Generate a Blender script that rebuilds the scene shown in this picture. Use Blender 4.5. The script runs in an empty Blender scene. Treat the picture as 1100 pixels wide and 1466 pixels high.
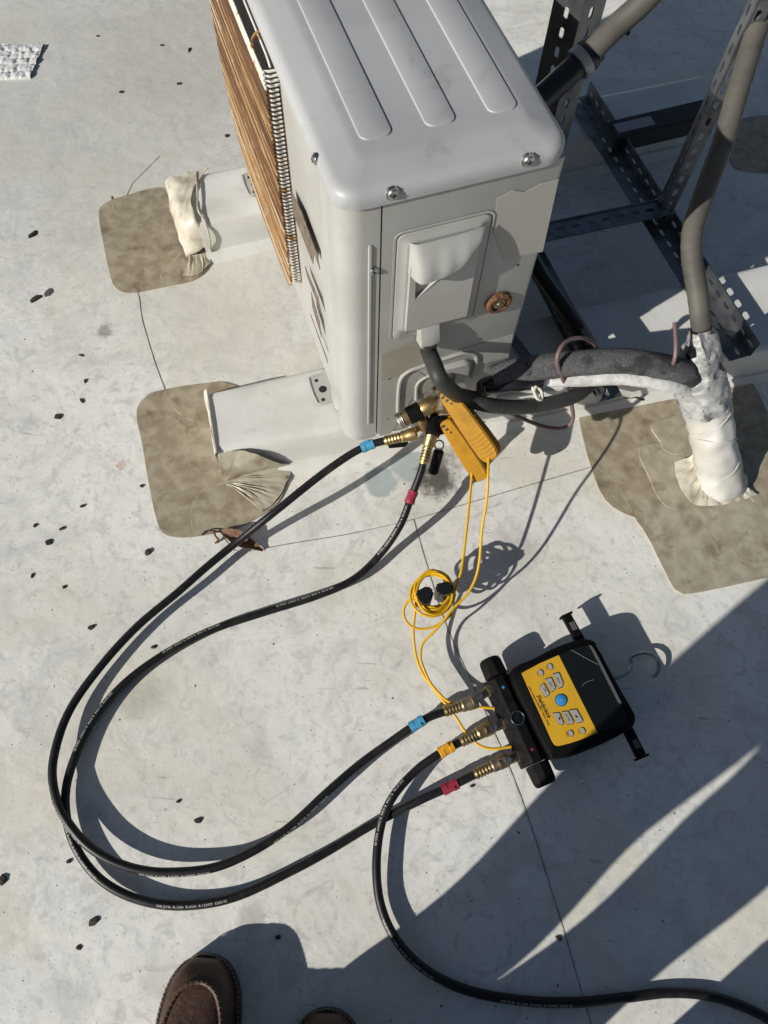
import bpy, bmesh, math, random
from mathutils import Vector, Matrix, noise
random.seed(7)
V = Vector
S = bpy.context.scene
COL = S.collection
# ---------------------------------------------------------------- camera
CAM_H, FPX = 1.31, 1101.0
PITCH, ROLL = math.radians(24.08), math.radians(3.03)
_c, _s = math.cos(PITCH), math.sin(PITCH)
FW = V((0, _s, -_c)); _up = V((0, _c, _s)); _ri = V((1, 0, 0))
RI = _ri*math.cos(ROLL) + _up*math.sin(ROLL)
UP = -_ri*math.sin(ROLL) + _up*math.cos(ROLL)
cam = bpy.data.cameras.new('camera')
cam.sensor_fit = 'VERTICAL'; cam.sensor_height = 36.0
cam.lens = 36.0*FPX/1466.0; cam.clip_start = 0.01; cam.clip_end = 500
camo = bpy.data.objects.new('camera', cam); COL.objects.link(camo)
camo.matrix_world = Matrix((RI, UP, -FW)).transposed().to_4x4()
camo.location = (0, 0, CAM_H)
S.camera = camo
S.render.resolution_x, S.render.resolution_y = 768, 1024
# ---------------------------------------------------------------- sky and sun
SUN_EL, SUN_AZ = math.radians(28.0), math.radians(37.0)     # azimuth of the light's travel from +X
TRAVEL = V((math.cos(SUN_EL)*math.cos(SUN_AZ), math.cos(SUN_EL)*math.sin(SUN_AZ), -math.sin(SUN_EL)))
w = bpy.data.worlds.new('World'); S.world = w; w.use_nodes = True
nt = w.node_tree
sky = nt.nodes.new('ShaderNodeTexSky'); sky.sky_type = 'NISHITA'; sky.sun_disc = False
sky.sun_elevation = SUN_EL; sky.sun_rotation = math.atan2(-TRAVEL.x, -TRAVEL.y)
nt.links.new(sky.outputs[0], nt.nodes['Background'].inputs[0])
nt.nodes['Background'].inputs[1].default_value = 0.05
sl = bpy.data.lights.new('sun', 'SUN'); sl.energy = 5.0; sl.angle = math.radians(0.53); sl.color = (1, 0.955, 0.88)
so = bpy.data.objects.new('sun', sl); COL.objects.link(so)
so.rotation_euler = TRAVEL.to_track_quat('-Z', 'Y').to_euler(); so.location = (-3, -2, 4)
S.view_settings.view_transform = 'Standard'; S.view_settings.look = 'None'
S.view_settings.exposure = 0.0; S.view_settings.gamma = 1.0

# ---------------------------------------------------------------- place helpers (world metres)
def G(px, py, z=0.0):
    """point of the place at height z on the sight line of photograph pixel (px, py)"""
    r = RI*((px-550)/FPX) - UP*((py-733)/FPX) + FW
    return V((0, 0, CAM_H)) + r*((z-CAM_H)/r.z)
YAW = math.radians(21.5)
UX = V((math.cos(YAW), math.sin(YAW), 0)); UY = V((-math.sin(YAW), math.cos(YAW), 0)); UZ = V((0, 0, 1))
UO = V((-.0712, .6756, 0))
def U(x, y, z): return UO + UX*x + UY*y + UZ*z           # frame of the outdoor unit
def _pl(px, py, n, d):
    r = RI*((px-550)/FPX) - UP*((py-733)/FPX) + FW; c = V((0, 0, CAM_H))
    return c + r*((d - (c-UO).dot(n))/r.dot(n))
def EP(px, py, y=0.0): return _pl(px, py, UY, y)          # on the end panel
def FP(px, py, x=0.0): return _pl(px, py, UX, x)          # on the fan side
# ---------------------------------------------------------------- mesh helpers
def join(*parts):
    vs, fs = [], []
    for p in parts:
        o = len(vs); vs += list(p[0]); fs += [tuple(i+o for i in f) for f in p[1]]
    return vs, fs
def from_bm(bm):
    bm.verts.index_update()
    r = [v.co.copy() for v in bm.verts], [tuple(v.index for v in f.verts) for f in bm.faces]
    bm.free(); return r
def extr(poly, vec, bev=0.0, seg=2):
    """polygon of 3-D points extruded along vec, edges bevelled"""
    bm = bmesh.new(); vec = V(vec); n = len(poly)
    a = [bm.verts.new(V(p)) for p in poly]; b = [bm.verts.new(V(p)+vec) for p in poly]
    bm.faces.new(a[::-1]); bm.faces.new(b)
    for i in range(n): bm.faces.new((a[i], a[(i+1) % n], b[(i+1) % n], b[i]))
    bmesh.ops.recalc_face_normals(bm, faces=bm.faces[:])
    if bev: bmesh.ops.bevel(bm, geom=bm.edges[:], offset=bev, segments=seg, affect='EDGES', clamp_overlap=True)
    return from_bm(bm)
def sheet(poly, z0, z1, bev=0.0): return extr([V((p[0], p[1], z0)) for p in poly], (0, 0, z1-z0), bev, 1)
def gpoly(pts, z=0.0): return [G(x, y, z) for x, y in pts]
def smooth_poly(pts, n=4):
    """closed Catmull-Rom through points"""
    out = []; m = len(pts)
    for i in range(m):
        p0, p1, p2, p3 = (V(pts[(i+k-1) % m]) for k in range(4))
        for k in range(n):
            t = k/n; out.append(cr(p0, p1, p2, p3, t))
    return out
def cr(a, b, c, d, t):
    return 0.5*((2*b) + (c-a)*t + (2*a-5*b+4*c-d)*t*t + (3*b-a-3*c+d)*t**3)
def spline(pts, n=8):
    pts = [V(p) for p in pts]; q = [2*pts[0]-pts[1]] + pts + [2*pts[-1]-pts[-2]]; out = []
    for i in range(1, len(q)-2):
        for k in range(n): out.append(cr(q[i-1], q[i], q[i+1], q[i+2], k/n))
    out.append(pts[-1]); return out
def frames(pts):
    t = []; m = len(pts)
    for i in range(m): t.append((pts[min(i+1, m-1)]-pts[max(i-1, 0)]).normalized())
    ref = UZ if abs(t[0].z) < .9 else V((1, 0, 0))
    nrm = (ref - t[0]*ref.dot(t[0])).normalized(); fr = []
    for i in range(m):
        nrm = (nrm - t[i]*nrm.dot(t[i])).normalized(); fr.append((pts[i], t[i], nrm, t[i].cross(nrm)))
    return fr
def tube(pts, r, n=10, sub=8, caps=True, wob=0.0):
    rr = r if isinstance(r, (list, tuple)) else None; m0 = len(pts)
    p = spline(pts, sub) if sub > 1 else [V(q) for q in pts]
    m = len(p); vs, fs = [], []
    for i, (c, t, a, b) in enumerate(frames(p)):
        if rr:
            x = i/(m-1)*(m0-1); k = min(int(x), m0-2); rad = rr[k]+(rr[k+1]-rr[k])*(x-k)
        else: rad = r
        for j in range(n):
            an = 2*math.pi*j/n; q = c+(a*math.cos(an)+b*math.sin(an))*rad
            if wob: q += (a*math.cos(an)+b*math.sin(an))*wob*noise.noise(q*45)
            vs.append(q)
    for i in range(m-1):
        for j in range(n): fs.append((i*n+j, i*n+(j+1) % n, (i+1)*n+(j+1) % n, (i+1)*n+j))
    if caps: fs.append(tuple(range(n))[::-1]); fs.append(tuple((m-1)*n+j for j in range(n)))
    return vs, fs
def lathe(p0, d, prof, n=16):
    d = V(d).normalized(); ref = UZ if abs(d.z) < .9 else V((1, 0, 0)); a = (ref-d*ref.dot(d)).normalized(); b = d.cross(a)
    vs, fs = [], []; p0 = V(p0)
    for t, r in prof:
        for j in range(n):
            an = 2*math.pi*j/n; vs.append(p0+d*t+(a*math.cos(an)+b*math.sin(an))*max(r, 1e-5))
    for i in range(len(prof)-1):
        for j in range(n): fs.append((i*n+j, i*n+(j+1) % n, (i+1)*n+(j+1) % n, (i+1)*n+j))
    fs.append(tuple(range(n))[::-1]); fs.append(tuple((len(prof)-1)*n+j for j in range(n)))
    return vs, fs
def loft(rings, cap=True, closed=True):
    n = len(rings[0]); vs = [V(p) for r in rings for p in r]; fs = []
    for i in range(len(rings)-1):
        for j in range(n if closed else n-1): fs.append((i*n+j, i*n+(j+1) % n, (i+1)*n+(j+1) % n, (i+1)*n+j))
    if cap: fs.append(tuple(range(n))[::-1]); fs.append(tuple((len(rings)-1)*n+j for j in range(n)))
    return vs, fs
def rr2(x0, y0, x1, y1, r, n=5):
    out = []
    for cx, cy, a0 in ((x1-r, y1-r, 0), (x0+r, y1-r, 90), (x0+r, y0+r, 180), (x1-r, y0+r, 270)):
        for k in range(n+1):
            a = math.radians(a0+90*k/n); out.append((cx+r*math.cos(a), cy+r*math.sin(a)))
    return out
def box(c, ax, size, bev=0.0):
    c = V(c); X, Y, Z = [V(a).normalized() for a in ax]; a, b, d = [s/2 for s in size]
    return extr([c-X*a-Y*b-Z*d, c+X*a-Y*b-Z*d, c+X*a+Y*b-Z*d, c-X*a+Y*b-Z*d], Z*2*d, bev)
UAX = (UX, UY, UZ)
def ubox(x0, y0, z0, x1, y1, z1, bev=0.0):
    return box(U((x0+x1)/2, (y0+y1)/2, (z0+z1)/2), UAX, (x1-x0, y1-y0, z1-z0), bev)
# ---------------------------------------------------------------- objects
RM = {}
def mk(name, vf, m, M=None, smooth=True, ang=32):
    vs, fs = vf; me = bpy.data.meshes.new(name)
    if M is not None: Mi = M.inverted(); vs = [Mi @ V(v) for v in vs]
    me.from_pydata([tuple(v) for v in vs], [], fs)
    bm = bmesh.new(); bm.from_mesh(me); bmesh.ops.recalc_face_normals(bm, faces=bm.faces[:]); bm.to_mesh(me); bm.free()
    me.polygons.foreach_set('use_smooth', [smooth]*len(me.polygons))
    if smooth: me.set_sharp_from_angle(angle=math.radians(ang))
    me.materials.append(m); o = bpy.data.objects.new(name, me); COL.objects.link(o); return o
def tag(o, label=None, cat=None, group=None, kind=None):
    for k, v in (('label', label), ('category', cat), ('group', group), ('kind', kind)):
        if v: o[k] = v
    return o
def thing(name, label, cat, loc, rotz=0.0, group=None):
    o = bpy.data.objects.new(name, None); COL.objects.link(o); o.empty_display_size = .05
    o.location = loc; o.rotation_euler = (0, 0, rotz)
    RM[o.name] = Matrix.Translation(V(loc)) @ Matrix.Rotation(rotz, 4, 'Z')
    return tag(o, label, cat, group)
def part(name, vf, m, parent, smooth=True, ang=32, label=None, kind=None):
    o = mk(name, vf, m, RM[parent.name], smooth, ang); o.parent = parent; RM[o.name] = RM[parent.name]
    return tag(o, label, kind=kind)
def single(name, vf, m, label, cat, group=None, kind=None, smooth=True, ang=32):
    vs = vf[0]; c = V((sum(v[0] for v in vs)/len(vs), sum(v[1] for v in vs)/len(vs), min(v[2] for v in vs)))
    M = Matrix.Translation(c); o = mk(name, vf, m, M, smooth, ang); o.location = c; RM[o.name] = M
    return tag(o, label, cat, group, kind)
def text_vf(body, size, origin, X, Y, extrude=0.0002, align='LEFT', shear=0.0, fn=None, bold=0.0):
    cu = bpy.data.curves.new('t', 'FONT'); cu.body = body; cu.size = size; cu.extrude = extrude; cu.align_x = align
    cu.resolution_u = 2; cu.shear = shear; cu.offset = bold
    o = bpy.data.objects.new('t', cu); COL.objects.link(o); dg = bpy.context.evaluated_depsgraph_get(); dg.update()
    me = bpy.data.meshes.new_from_object(o.evaluated_get(dg))
    X = V(X).normalized(); Y = V(Y).normalized(); Z = X.cross(Y)
    if fn: vs = [fn(v.co) for v in me.vertices]
    else: vs = [V(origin)+X*v.co.x+Y*v.co.y+Z*v.co.z for v in me.vertices]
    fs = [tuple(p.vertices) for p in me.polygons]
    bpy.data.objects.remove(o); bpy.data.curves.remove(cu); bpy.data.meshes.remove(me); return vs, fs
def wrinkle(vf, amp, sc, z=True):
    vs = []
    for v in vf[0]:
        d = noise.noise_vector(V(v)*sc)*amp + noise.noise_vector(V(v)*sc*2.7)*amp*.45
        vs.append(V(v)+d)
    return vs, vf[1]
def gridpatch(lines, n=14, m=10, amp=0.0, sc=60, thick=.0016, radial=0.0):
    """surface through polylines, wrinkled, with thickness"""
    rows = []
    L = [resample(spline(l, 6), n) for l in lines]
    for i in range(n): rows.append(resample(spline([l[i] for l in L], 6) if len(L) > 2 else [l[i] for l in L], m))
    for i in range(n):
        for j in range(m):
            p = rows[i][j]; q = p*sc
            rows[i][j] = p + noise.noise_vector(q)*amp + UZ*amp*.8*noise.noise(q*2.3) + UZ*radial*(1.8*noise.noise(V((i*.62, j*.11, n)))+.8*noise.noise(V((i*1.7, j*.2, 3.3))))*math.sin(math.pi*min(1, .12+j/(m-1)*.88))*min(1, max(.2, (i/n-.3)*3) if n > 60 else 1)
    top = [p for r in rows for p in r]; bot = [p-UZ*thick for p in top]; N = len(top); fs = []
    for i in range(n-1):
        for j in range(m-1):
            a, b, c, d = i*m+j, i*m+j+1, (i+1)*m+j+1, (i+1)*m+j
            fs.append((a, b, c, d)); fs.append((d+N, c+N, b+N, a+N))
    bd = [i*m for i in range(n)] + [(n-1)*m+j for j in range(1, m)] + [i*m+m-1 for i in range(n-2, -1, -1)] + [j for j in range(m-2, 0, -1)]
    for k in range(len(bd)): a, b = bd[k], bd[(k+1) % len(bd)]; fs.append((a, b, b+N, a+N))
    return top+bot, fs
def resample(p, n):
    p = [V(q) for q in p]; d = [0.0]
    for i in range(1, len(p)): d.append(d[-1]+(p[i]-p[i-1]).length)
    out = []; k = 0
    for i in range(n):
        s = d[-1]*i/(n-1)
        while k < len(p)-2 and d[k+1] < s: k += 1
        t = (s-d[k])/max(d[k+1]-d[k], 1e-9); out.append(p[k].lerp(p[k+1], min(max(t, 0), 1)))
    return out
# ---------------------------------------------------------------- materials
def mat(name, col, rough=.5, metal=0.0, col2=None, sc=20.0, lo=.4, hi=.65, bump=0.0, bsc=200.0, spec=.5, detail=6, rvar=0.0, col3=None, sc3=4.0, lo3=.5, hi3=.6, stretch=None, coat=0.0):
    m = bpy.data.materials.new(name); m.use_nodes = True; t = m.node_tree; N = t.nodes; L = t.links
    b = N['Principled BSDF']; b.inputs['Base Color'].default_value = (*col, 1); b.inputs['Roughness'].default_value = rough
    b.inputs['Metallic'].default_value = metal; b.inputs['Specular IOR Level'].default_value = spec
    if coat: b.inputs['Coat Weight'].default_value = coat
    tc = N.new('ShaderNodeNewGeometry').outputs['Position']
    if stretch:
        vr = N.new('ShaderNodeVectorRotate'); vr.rotation_type = 'Z_AXIS'; vr.inputs['Angle'].default_value = -YAW; L.new(tc, vr.inputs[0]); tc = vr.outputs[0]
        mp = N.new('ShaderNodeMapping'); mp.inputs['Scale'].default_value = stretch; L.new(tc, mp.inputs[0]); tc = mp.outputs[0]
    def nz(s, d=detail, r=.55, dist=0.0):
        n = N.new('ShaderNodeTexNoise'); n.inputs['Scale'].default_value = s; n.inputs['Detail'].default_value = d
        n.inputs['Roughness'].default_value = r; n.inputs['Distortion'].default_value = dist; L.new(tc, n.inputs['Vector']); return n.outputs['Fac']
    def ramp(x, a, c):
        r = N.new('ShaderNodeMapRange'); r.inputs[1].default_value = a; r.inputs[2].default_value = c; r.interpolation_type = 'SMOOTHSTEP'; L.new(x, r.inputs[0]); return r.outputs[0]
    def mix(f, a, c):
        x = N.new('ShaderNodeMix'); x.data_type = 'RGBA'; L.new(f, x.inputs[0])
        for s, k in ((a, 6), (c, 7)):
            if isinstance(s, tuple): x.inputs[k].default_value = (*s, 1)
            else: L.new(s, x.inputs[k])
        return x.outputs[2]
    c = None
    if col2: c = mix(ramp(nz(sc), lo, hi), col, col2)
    if col3: c = mix(ramp(nz(sc3, 8, .65, .4), lo3, hi3), c if c is not None else col, col3)
    if c is not None: L.new(c, b.inputs['Base Color'])
    if rvar:
        r = N.new('ShaderNodeMapRange'); r.inputs[3].default_value = rough-rvar; r.inputs[4].default_value = rough+rvar; L.new(nz(sc*1.7), r.inputs[0]); L.new(r.outputs[0], b.inputs['Roughness'])
    if bump:
        bp = N.new('ShaderNodeBump'); bp.inputs['Strength'].default_value = bump; bp.inputs['Distance'].default_value = .002; L.new(nz(bsc, 5), bp.inputs['Height']); L.new(bp.outputs[0], b.inputs['Normal'])
    return m
def roof_material():
    m = bpy.data.materials.new('roof_membrane'); m.use_nodes = True; t = m.node_tree; N = t.nodes; L = t.links; b = N['Principled BSDF']
    pos = N.new('ShaderNodeNewGeometry').outputs['Position']
    def mapped(scale, rot=0.0, off=(0, 0, 0)):
        mp = N.new('ShaderNodeMapping'); mp.inputs['Scale'].default_value = scale; mp.inputs['Rotation'].default_value = (0, 0, rot); mp.inputs['Location'].default_value = off; L.new(pos, mp.inputs[0]); return mp.outputs[0]
    def nz(s, d=6, r=.55, dist=0.0, v=None):
        n = N.new('ShaderNodeTexNoise'); n.inputs['Scale'].default_value = s; n.inputs['Detail'].default_value = d; n.inputs['Roughness'].default_value = r; n.inputs['Distortion'].default_value = dist
        L.new(v if v is not None else pos, n.inputs['Vector']); return n.outputs['Fac']
    def ramp(x, a, c, o0=0.0, o1=1.0):
        r = N.new('ShaderNodeMapRange'); r.interpolation_type = 'SMOOTHSTEP'
        for i, v in ((1, a), (2, c), (3, o0), (4, o1)): r.inputs[i].default_value = v
        L.new(x, r.inputs[0]); return r.outputs[0]
    def math_(op, a, c):
        x = N.new('ShaderNodeMath'); x.operation = op
        for s, i in ((a, 0), (c, 1)):
            if isinstance(s, (int, float)): x.inputs[i].default_value = s
            else: L.new(s, x.inputs[i])
        return x.outputs[0]
    def mix(f, a, c):
        x = N.new('ShaderNodeMix'); x.data_type = 'RGBA'
        if isinstance(f, float): x.inputs[0].default_value = f
        else: L.new(f, x.inputs[0])
        for s, k in ((a, 6), (c, 7)):
            if isinstance(s, tuple): x.inputs[k].default_value = (*s, 1)
            else: L.new(s, x.inputs[k])
        return x.outputs[2]
    c = mix(ramp(nz(2.2, 6, .6), .38, .66), (.77, .765, .73), (.68, .67, .62))
    c = mix(math_('MULTIPLY', ramp(nz(7, 8, .66, 1.4), .46, .66), .65), c, (.56, .555, .53))
    c = mix(math_('MULTIPLY', ramp(nz(19, 7, .62, 1.8), .52, .68), .55), c, (.49, .485, .465))
    c = mix(math_('MULTIPLY', ramp(nz(48, 6, .6, 1.2), .50, .72), .55), c, (.47, .465, .445))
    c = mix(math_('MULTIPLY', ramp(nz(4.5, 7, .62, .8), .48, .68), .6), c, (.68, .645, .53))
    c = mix(math_('MULTIPLY', ramp(nz(24, 7, .6, 2.0), .60, .74), .5), c, (.80, .80, .78))
    # scuffs: long thin streaks in a few directions, only in places
    for k, (rot, s) in enumerate(((.6, 14), (-.9, 17), (2.1, 12))):
        st = nz(s, 3, .5, .3, mapped((1, 9, 1), rot, (k*3.1, k, 0)))
        msk = math_('MULTIPLY', ramp(st, .66, .72), ramp(nz(4.5, 3, .5, 0, mapped((1, 1, 1), 0, (k*7.7, 3, 0))), .52, .62))
        c = mix(math_('MULTIPLY', msk, .5), c, (.25, .25, .245) if k != 1 else (.7, .7, .68))
    # fine dark specks
    for s, th, a in ((130, .14, .65), (60, .10, .75), (24, .055, .9)):
        vo = N.new('ShaderNodeTexVoronoi'); vo.inputs['Scale'].default_value = s; L.new(pos, vo.inputs['Vector'])
        sp = N.new('ShaderNodeSeparateColor'); L.new(vo.outputs['Color'], sp.inputs[0])
        c = mix(math_('MULTIPLY', math_('MULTIPLY', ramp(vo.outputs['Distance'], th, th*.6), ramp(sp.outputs[0], .66, .68)), a), c, (.07, .065, .055))
    # ring-shaped smudges left by buckets and soles
    for px, py, r0, wd, a in ((230, 350-240, .03, .004, .3), (560, 940, .02, .004, .35), (730, 770, .07, .005, .35), (600, 1140, .05, .006, .4), (690, 1350, .04, .006, .4), (70, 880, .05, .008, .25), (450, 1310, .03, .006, .3)):
        p = G(px, py)
        d = N.new('ShaderNodeVectorMath'); d.operation = 'DISTANCE'; L.new(pos, d.inputs[0]); d.inputs[1].default_value = p
        dd = math_('ADD', d.outputs['Value'], math_('MULTIPLY', math_('SUBTRACT', nz(20, 3), .5), .03))
        rg = ramp(math_('ABSOLUTE', math_('SUBTRACT', dd, r0), 0.0), wd, wd*.2)
        c = mix(math_('MULTIPLY', math_('MULTIPLY', rg, ramp(nz(30, 6, .7), .42, .6)), a), c, (.25, .25, .24))
    # stains with their own shape
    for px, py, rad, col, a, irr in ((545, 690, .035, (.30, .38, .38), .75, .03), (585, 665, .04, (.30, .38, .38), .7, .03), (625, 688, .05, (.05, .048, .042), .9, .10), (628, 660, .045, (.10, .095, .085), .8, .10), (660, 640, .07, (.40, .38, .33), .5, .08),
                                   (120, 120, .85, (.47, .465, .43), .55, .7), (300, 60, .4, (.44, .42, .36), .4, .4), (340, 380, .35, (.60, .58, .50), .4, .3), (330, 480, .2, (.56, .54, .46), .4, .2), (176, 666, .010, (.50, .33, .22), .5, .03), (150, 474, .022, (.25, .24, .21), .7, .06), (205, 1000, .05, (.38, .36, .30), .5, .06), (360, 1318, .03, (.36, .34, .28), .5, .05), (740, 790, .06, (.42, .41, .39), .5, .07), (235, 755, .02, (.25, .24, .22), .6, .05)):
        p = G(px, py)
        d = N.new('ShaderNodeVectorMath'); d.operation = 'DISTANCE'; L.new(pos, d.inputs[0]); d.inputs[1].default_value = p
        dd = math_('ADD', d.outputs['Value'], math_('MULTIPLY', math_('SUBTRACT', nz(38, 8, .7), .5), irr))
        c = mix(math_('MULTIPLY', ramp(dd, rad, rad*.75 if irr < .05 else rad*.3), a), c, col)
    L.new(c, b.inputs['Base Color'])
    L.new(ramp(nz(9, 5), .3, .7, .42, .62), b.inputs['Roughness'])
    b.inputs['Specular IOR Level'].default_value = .35
    hgt = math_('ADD', math_('ADD', math_('MULTIPLY', nz(12, 4, .5, .5), 1.0), math_('MULTIPLY', nz(38, 4, .5, .6), .20)), math_('MULTIPLY', nz(420, 3), .02))
    bp = N.new('ShaderNodeBump'); bp.inputs['Strength'].default_value = .42; bp.inputs['Distance'].default_value = .006; L.new(hgt, bp.inputs['Height']); L.new(bp.outputs[0], b.inputs['Normal'])
    return m
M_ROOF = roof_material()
M_CURB = mat('curb_membrane', (.67, .67, .64), .45, col2=(.60, .59, .545), sc=9, col3=(.52, .50, .44), sc3=14, lo3=.60, hi3=.75, bump=.25, bsc=60)
M_PATCH = mat('dirty_flashing', (.285, .24, .165), .5, col2=(.39, .34, .25), sc=40, lo=.36, hi=.66, col3=(.19, .155, .10), sc3=19, lo3=.50, hi3=.70, bump=.35, bsc=30, detail=10)
M_PATCH2 = mat('dirty_flashing_pale', (.335, .295, .22), .5, col2=(.43, .39, .30), sc=42, lo=.36, hi=.66, col3=(.23, .19, .13), sc3=19, lo3=.50, hi3=.70, bump=.35, bsc=30, detail=10)
M_FLAP = mat('wrinkled_flashing', (.60, .56, .47), .42, col2=(.40, .36, .28), sc=22, lo=.42, hi=.66, bump=.3, bsc=70)
M_FLAPB = mat('wrinkled_flashing_brown', (.47, .43, .335), .42, col2=(.29, .25, .18), sc=22, lo=.42, hi=.66, bump=.3, bsc=70)
M_UNIT = mat('unit_white_paint', (.415, .415, .395), .42, col2=(.375, .37, .345), sc=6, col3=(.31, .295, .26), sc3=16, lo3=.58, hi3=.78, bump=.04, bsc=500, rvar=.06)
M_LID = mat('unit_lid_paint', (.41, .42, .425), .45, col2=(.37, .375, .38), sc=6, col3=(.29, .285, .275), sc3=17, lo3=.57, hi3=.78, bump=.04, bsc=500, rvar=.08)
M_DISC = mat('unit_faded_paint', (.355, .345, .315), .55, col2=(.375, .365, .335), sc=9)
M_OLIVE = mat('unit_residue', (.30, .285, .22), .55, col2=(.36, .345, .28), sc=14)
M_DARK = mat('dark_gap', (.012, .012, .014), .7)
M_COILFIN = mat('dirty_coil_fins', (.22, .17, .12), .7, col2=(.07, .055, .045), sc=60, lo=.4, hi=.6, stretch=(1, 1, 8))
M_RUST = mat('rusty_wire', (.33, .18, .07), .85, col2=(.19, .085, .03), sc=60, lo=.35, hi=.62, col3=(.46, .36, .22), sc3=110, lo3=.52, hi3=.66, bump=.4, bsc=400, stretch=(1, .2, 1))
M_RUSTD = mat('dark_rusty_wire', (.15, .075, .03), .85, col2=(.075, .036, .016), sc=60, lo=.35, hi=.62, col3=(.34, .22, .10), sc3=70, lo3=.54, hi3=.68, stretch=(1, .07, 1))
M_RUSTT = mat('tan_rusty_wire', (.52, .44, .31), .8, col2=(.36, .22, .10), sc=60, lo=.4, hi=.6, stretch=(1, .07, 1))
M_WIREW = mat('white_coated_wire', (.68, .66, .6), .5, col2=(.40, .2, .06), sc=30, lo=.6, hi=.66)
M_RUSTR = mat('rust_ring', (.12, .055, .022), .9, col2=(.06, .03, .015), sc=120, col3=(.22, .11, .045), sc3=150, bump=.8, bsc=300)
M_STEEL = mat('screw_steel', (.55, .54, .52), .35, 1.0, col2=(.3, .28, .25), sc=90)
M_CHROME = mat('hook_steel', (.30, .30, .31), .22, 1.0)
M_BRASS = mat('brass', (.46, .34, .16), .44, 1.0, col2=(.22, .16, .09), sc=60, lo=.4, hi=.68)
M_BRASSD = mat('dull_brass', (.30, .24, .16), .5, .9, col2=(.16, .13, .1), sc=50)
M_GALV = mat('galvanised_steel', (.24, .25, .26), .42, .85, col2=(.16, .17, .18), sc=30, bump=.05)
M_BLACKST = mat('black_steel', (.02, .02, .022), .5, .2, col2=(.03, .03, .03), sc=40)
M_HOSE = mat('black_hose_rubber', (.008, .008, .009), .42, col2=(.014, .014, .014), sc=60, bump=.05, bsc=600, spec=.35, col3=(.045, .043, .039), sc3=26, lo3=.58, hi3=.80)
M_PRINT = mat('white_hose_print', (.5, .5, .48), .6)
M_BLUE = mat('blue_sleeve', (.06, .27, .45), .5); M_RED = mat('red_sleeve', (.28, .02, .045), .5); M_YEL = mat('yellow_sleeve', (.75, .36, .02), .5)
M_CLAMP = mat('clamp_yellow_plastic', (.40, .20, .010), .6, col2=(.33, .16, .010), sc=25, bump=.06, bsc=300, col3=(.22, .11, .02), sc3=40, lo3=.62, hi3=.8, spec=.25)
M_CABLE = mat('yellow_cable', (.62, .36, .008), .5, spec=.3)
M_BLK = mat('black_plastic', (.003, .003, .0033), .6, col2=(.007, .007, .007), sc=80, bump=.1, bsc=900, spec=.12)
M_RUB = mat('black_rubber_body', (.003, .003, .0033), .62, bump=.08, bsc=700, spec=.12)
M_FACE = mat('gauge_yellow_face', (.66, .38, .02), .5, col2=(.62, .345, .02), sc=30)
M_LCD = mat('lcd_glass', (.008, .010, .010), .14, spec=.5); M_LCDT = mat('lcd_segment', (.006, .007, .007), .5)
M_BEZ = mat('grey_bezel', (.10, .10, .10), .35)
M_KEY = mat('grey_key', (.36, .36, .355), .45); M_KEYB = mat('blue_key', (.03, .26, .60), .4)
M_INK = mat('black_ink', (.012, .012, .012), .6)
M_FOAM = mat('grey_foam', (.080, .080, .083), .9, col2=(.17, .17, .175), sc=520, lo=.46, hi=.66, bump=.7, bsc=420, col3=(.045, .045, .047), sc3=18, spec=.2)
M_PAINTW = mat('white_paint_cracked', (.62, .62, .60), .6, col2=(.44, .44, .43), sc=50, bump=.8, bsc=120)
M_TAPE = mat('grey_duct_tape', (.27, .275, .27), .5, .1, col2=(.42, .42, .41), sc=45, lo=.42, hi=.6, col3=(.12, .12, .118), sc3=34, lo3=.56, hi3=.62, bump=.7, bsc=48)
M_TAPEW = mat('white_pipe_boot', (.55, .545, .52), .5, col2=(.47, .45, .40), sc=10, col3=(.40, .34, .25), sc3=8, lo3=.58, hi3=.78, bump=.25, bsc=50)
M_BTAPE = mat('black_tape', (.012, .012, .013), .3, bump=.3, bsc=60)
M_COND = mat('grey_conduit', (.085, .080, .069), .6, col2=(.11, .103, .089), sc=16, col3=(.05, .046, .041), sc3=20, lo3=.56, hi3=.76, spec=.3)
M_WHIP = mat('dark_conduit', (.03, .03, .03), .5, col2=(.045, .044, .041), sc=22, spec=.3)
M_MAUVE = mat('mauve_wire', (.155, .10, .10), .5)
M_CORD = mat('white_cord', (.6, .58, .5), .6, bump=.4, bsc=500)
M_LEATH = mat('brown_leather', (.055, .026, .015), .5, col2=(.085, .042, .024), sc=30, bump=.6, bsc=140, col3=(.10, .072, .052), sc3=22, lo3=.56, hi3=.74, rvar=.12)
M_SOLE = mat('boot_sole', (.035, .026, .02), .6, col2=(.06, .045, .034), sc=50); M_STITCH = mat('boot_stitch', (.30, .22, .14), .7)
M_JEAN = mat('work_trousers', (.035, .04, .055), .85, bump=.4, bsc=400); M_SHIRT = mat('work_shirt', (.10, .11, .13), .85, bump=.3, bsc=300); M_SKIN = mat('skin', (.42, .25, .17), .5, bump=.1, bsc=300); M_HAIR = mat('hair', (.03, .02, .015), .6, bump=.6, bsc=200)
M_CRUMB = mat('dark_crumb', (.014, .012, .010), .8, col2=(.05, .035, .02), sc=150); M_LEAF = mat('dry_leaf', (.16, .075, .032), .7, col2=(.10, .05, .025), sc=60, bump=.5, bsc=200)
M_TWIG = mat('dry_twig', (.035, .022, .015), .8); M_WTAPE = mat('crumpled_tape', (.66, .66, .65), .3, bump=.5, bsc=80)
M_CASTER = mat('canvas', (.06, .055, .05), .9, bump=.4, bsc=300)
M_STICK = mat('pale_sticker', (.30, .30, .32), .6)

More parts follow.
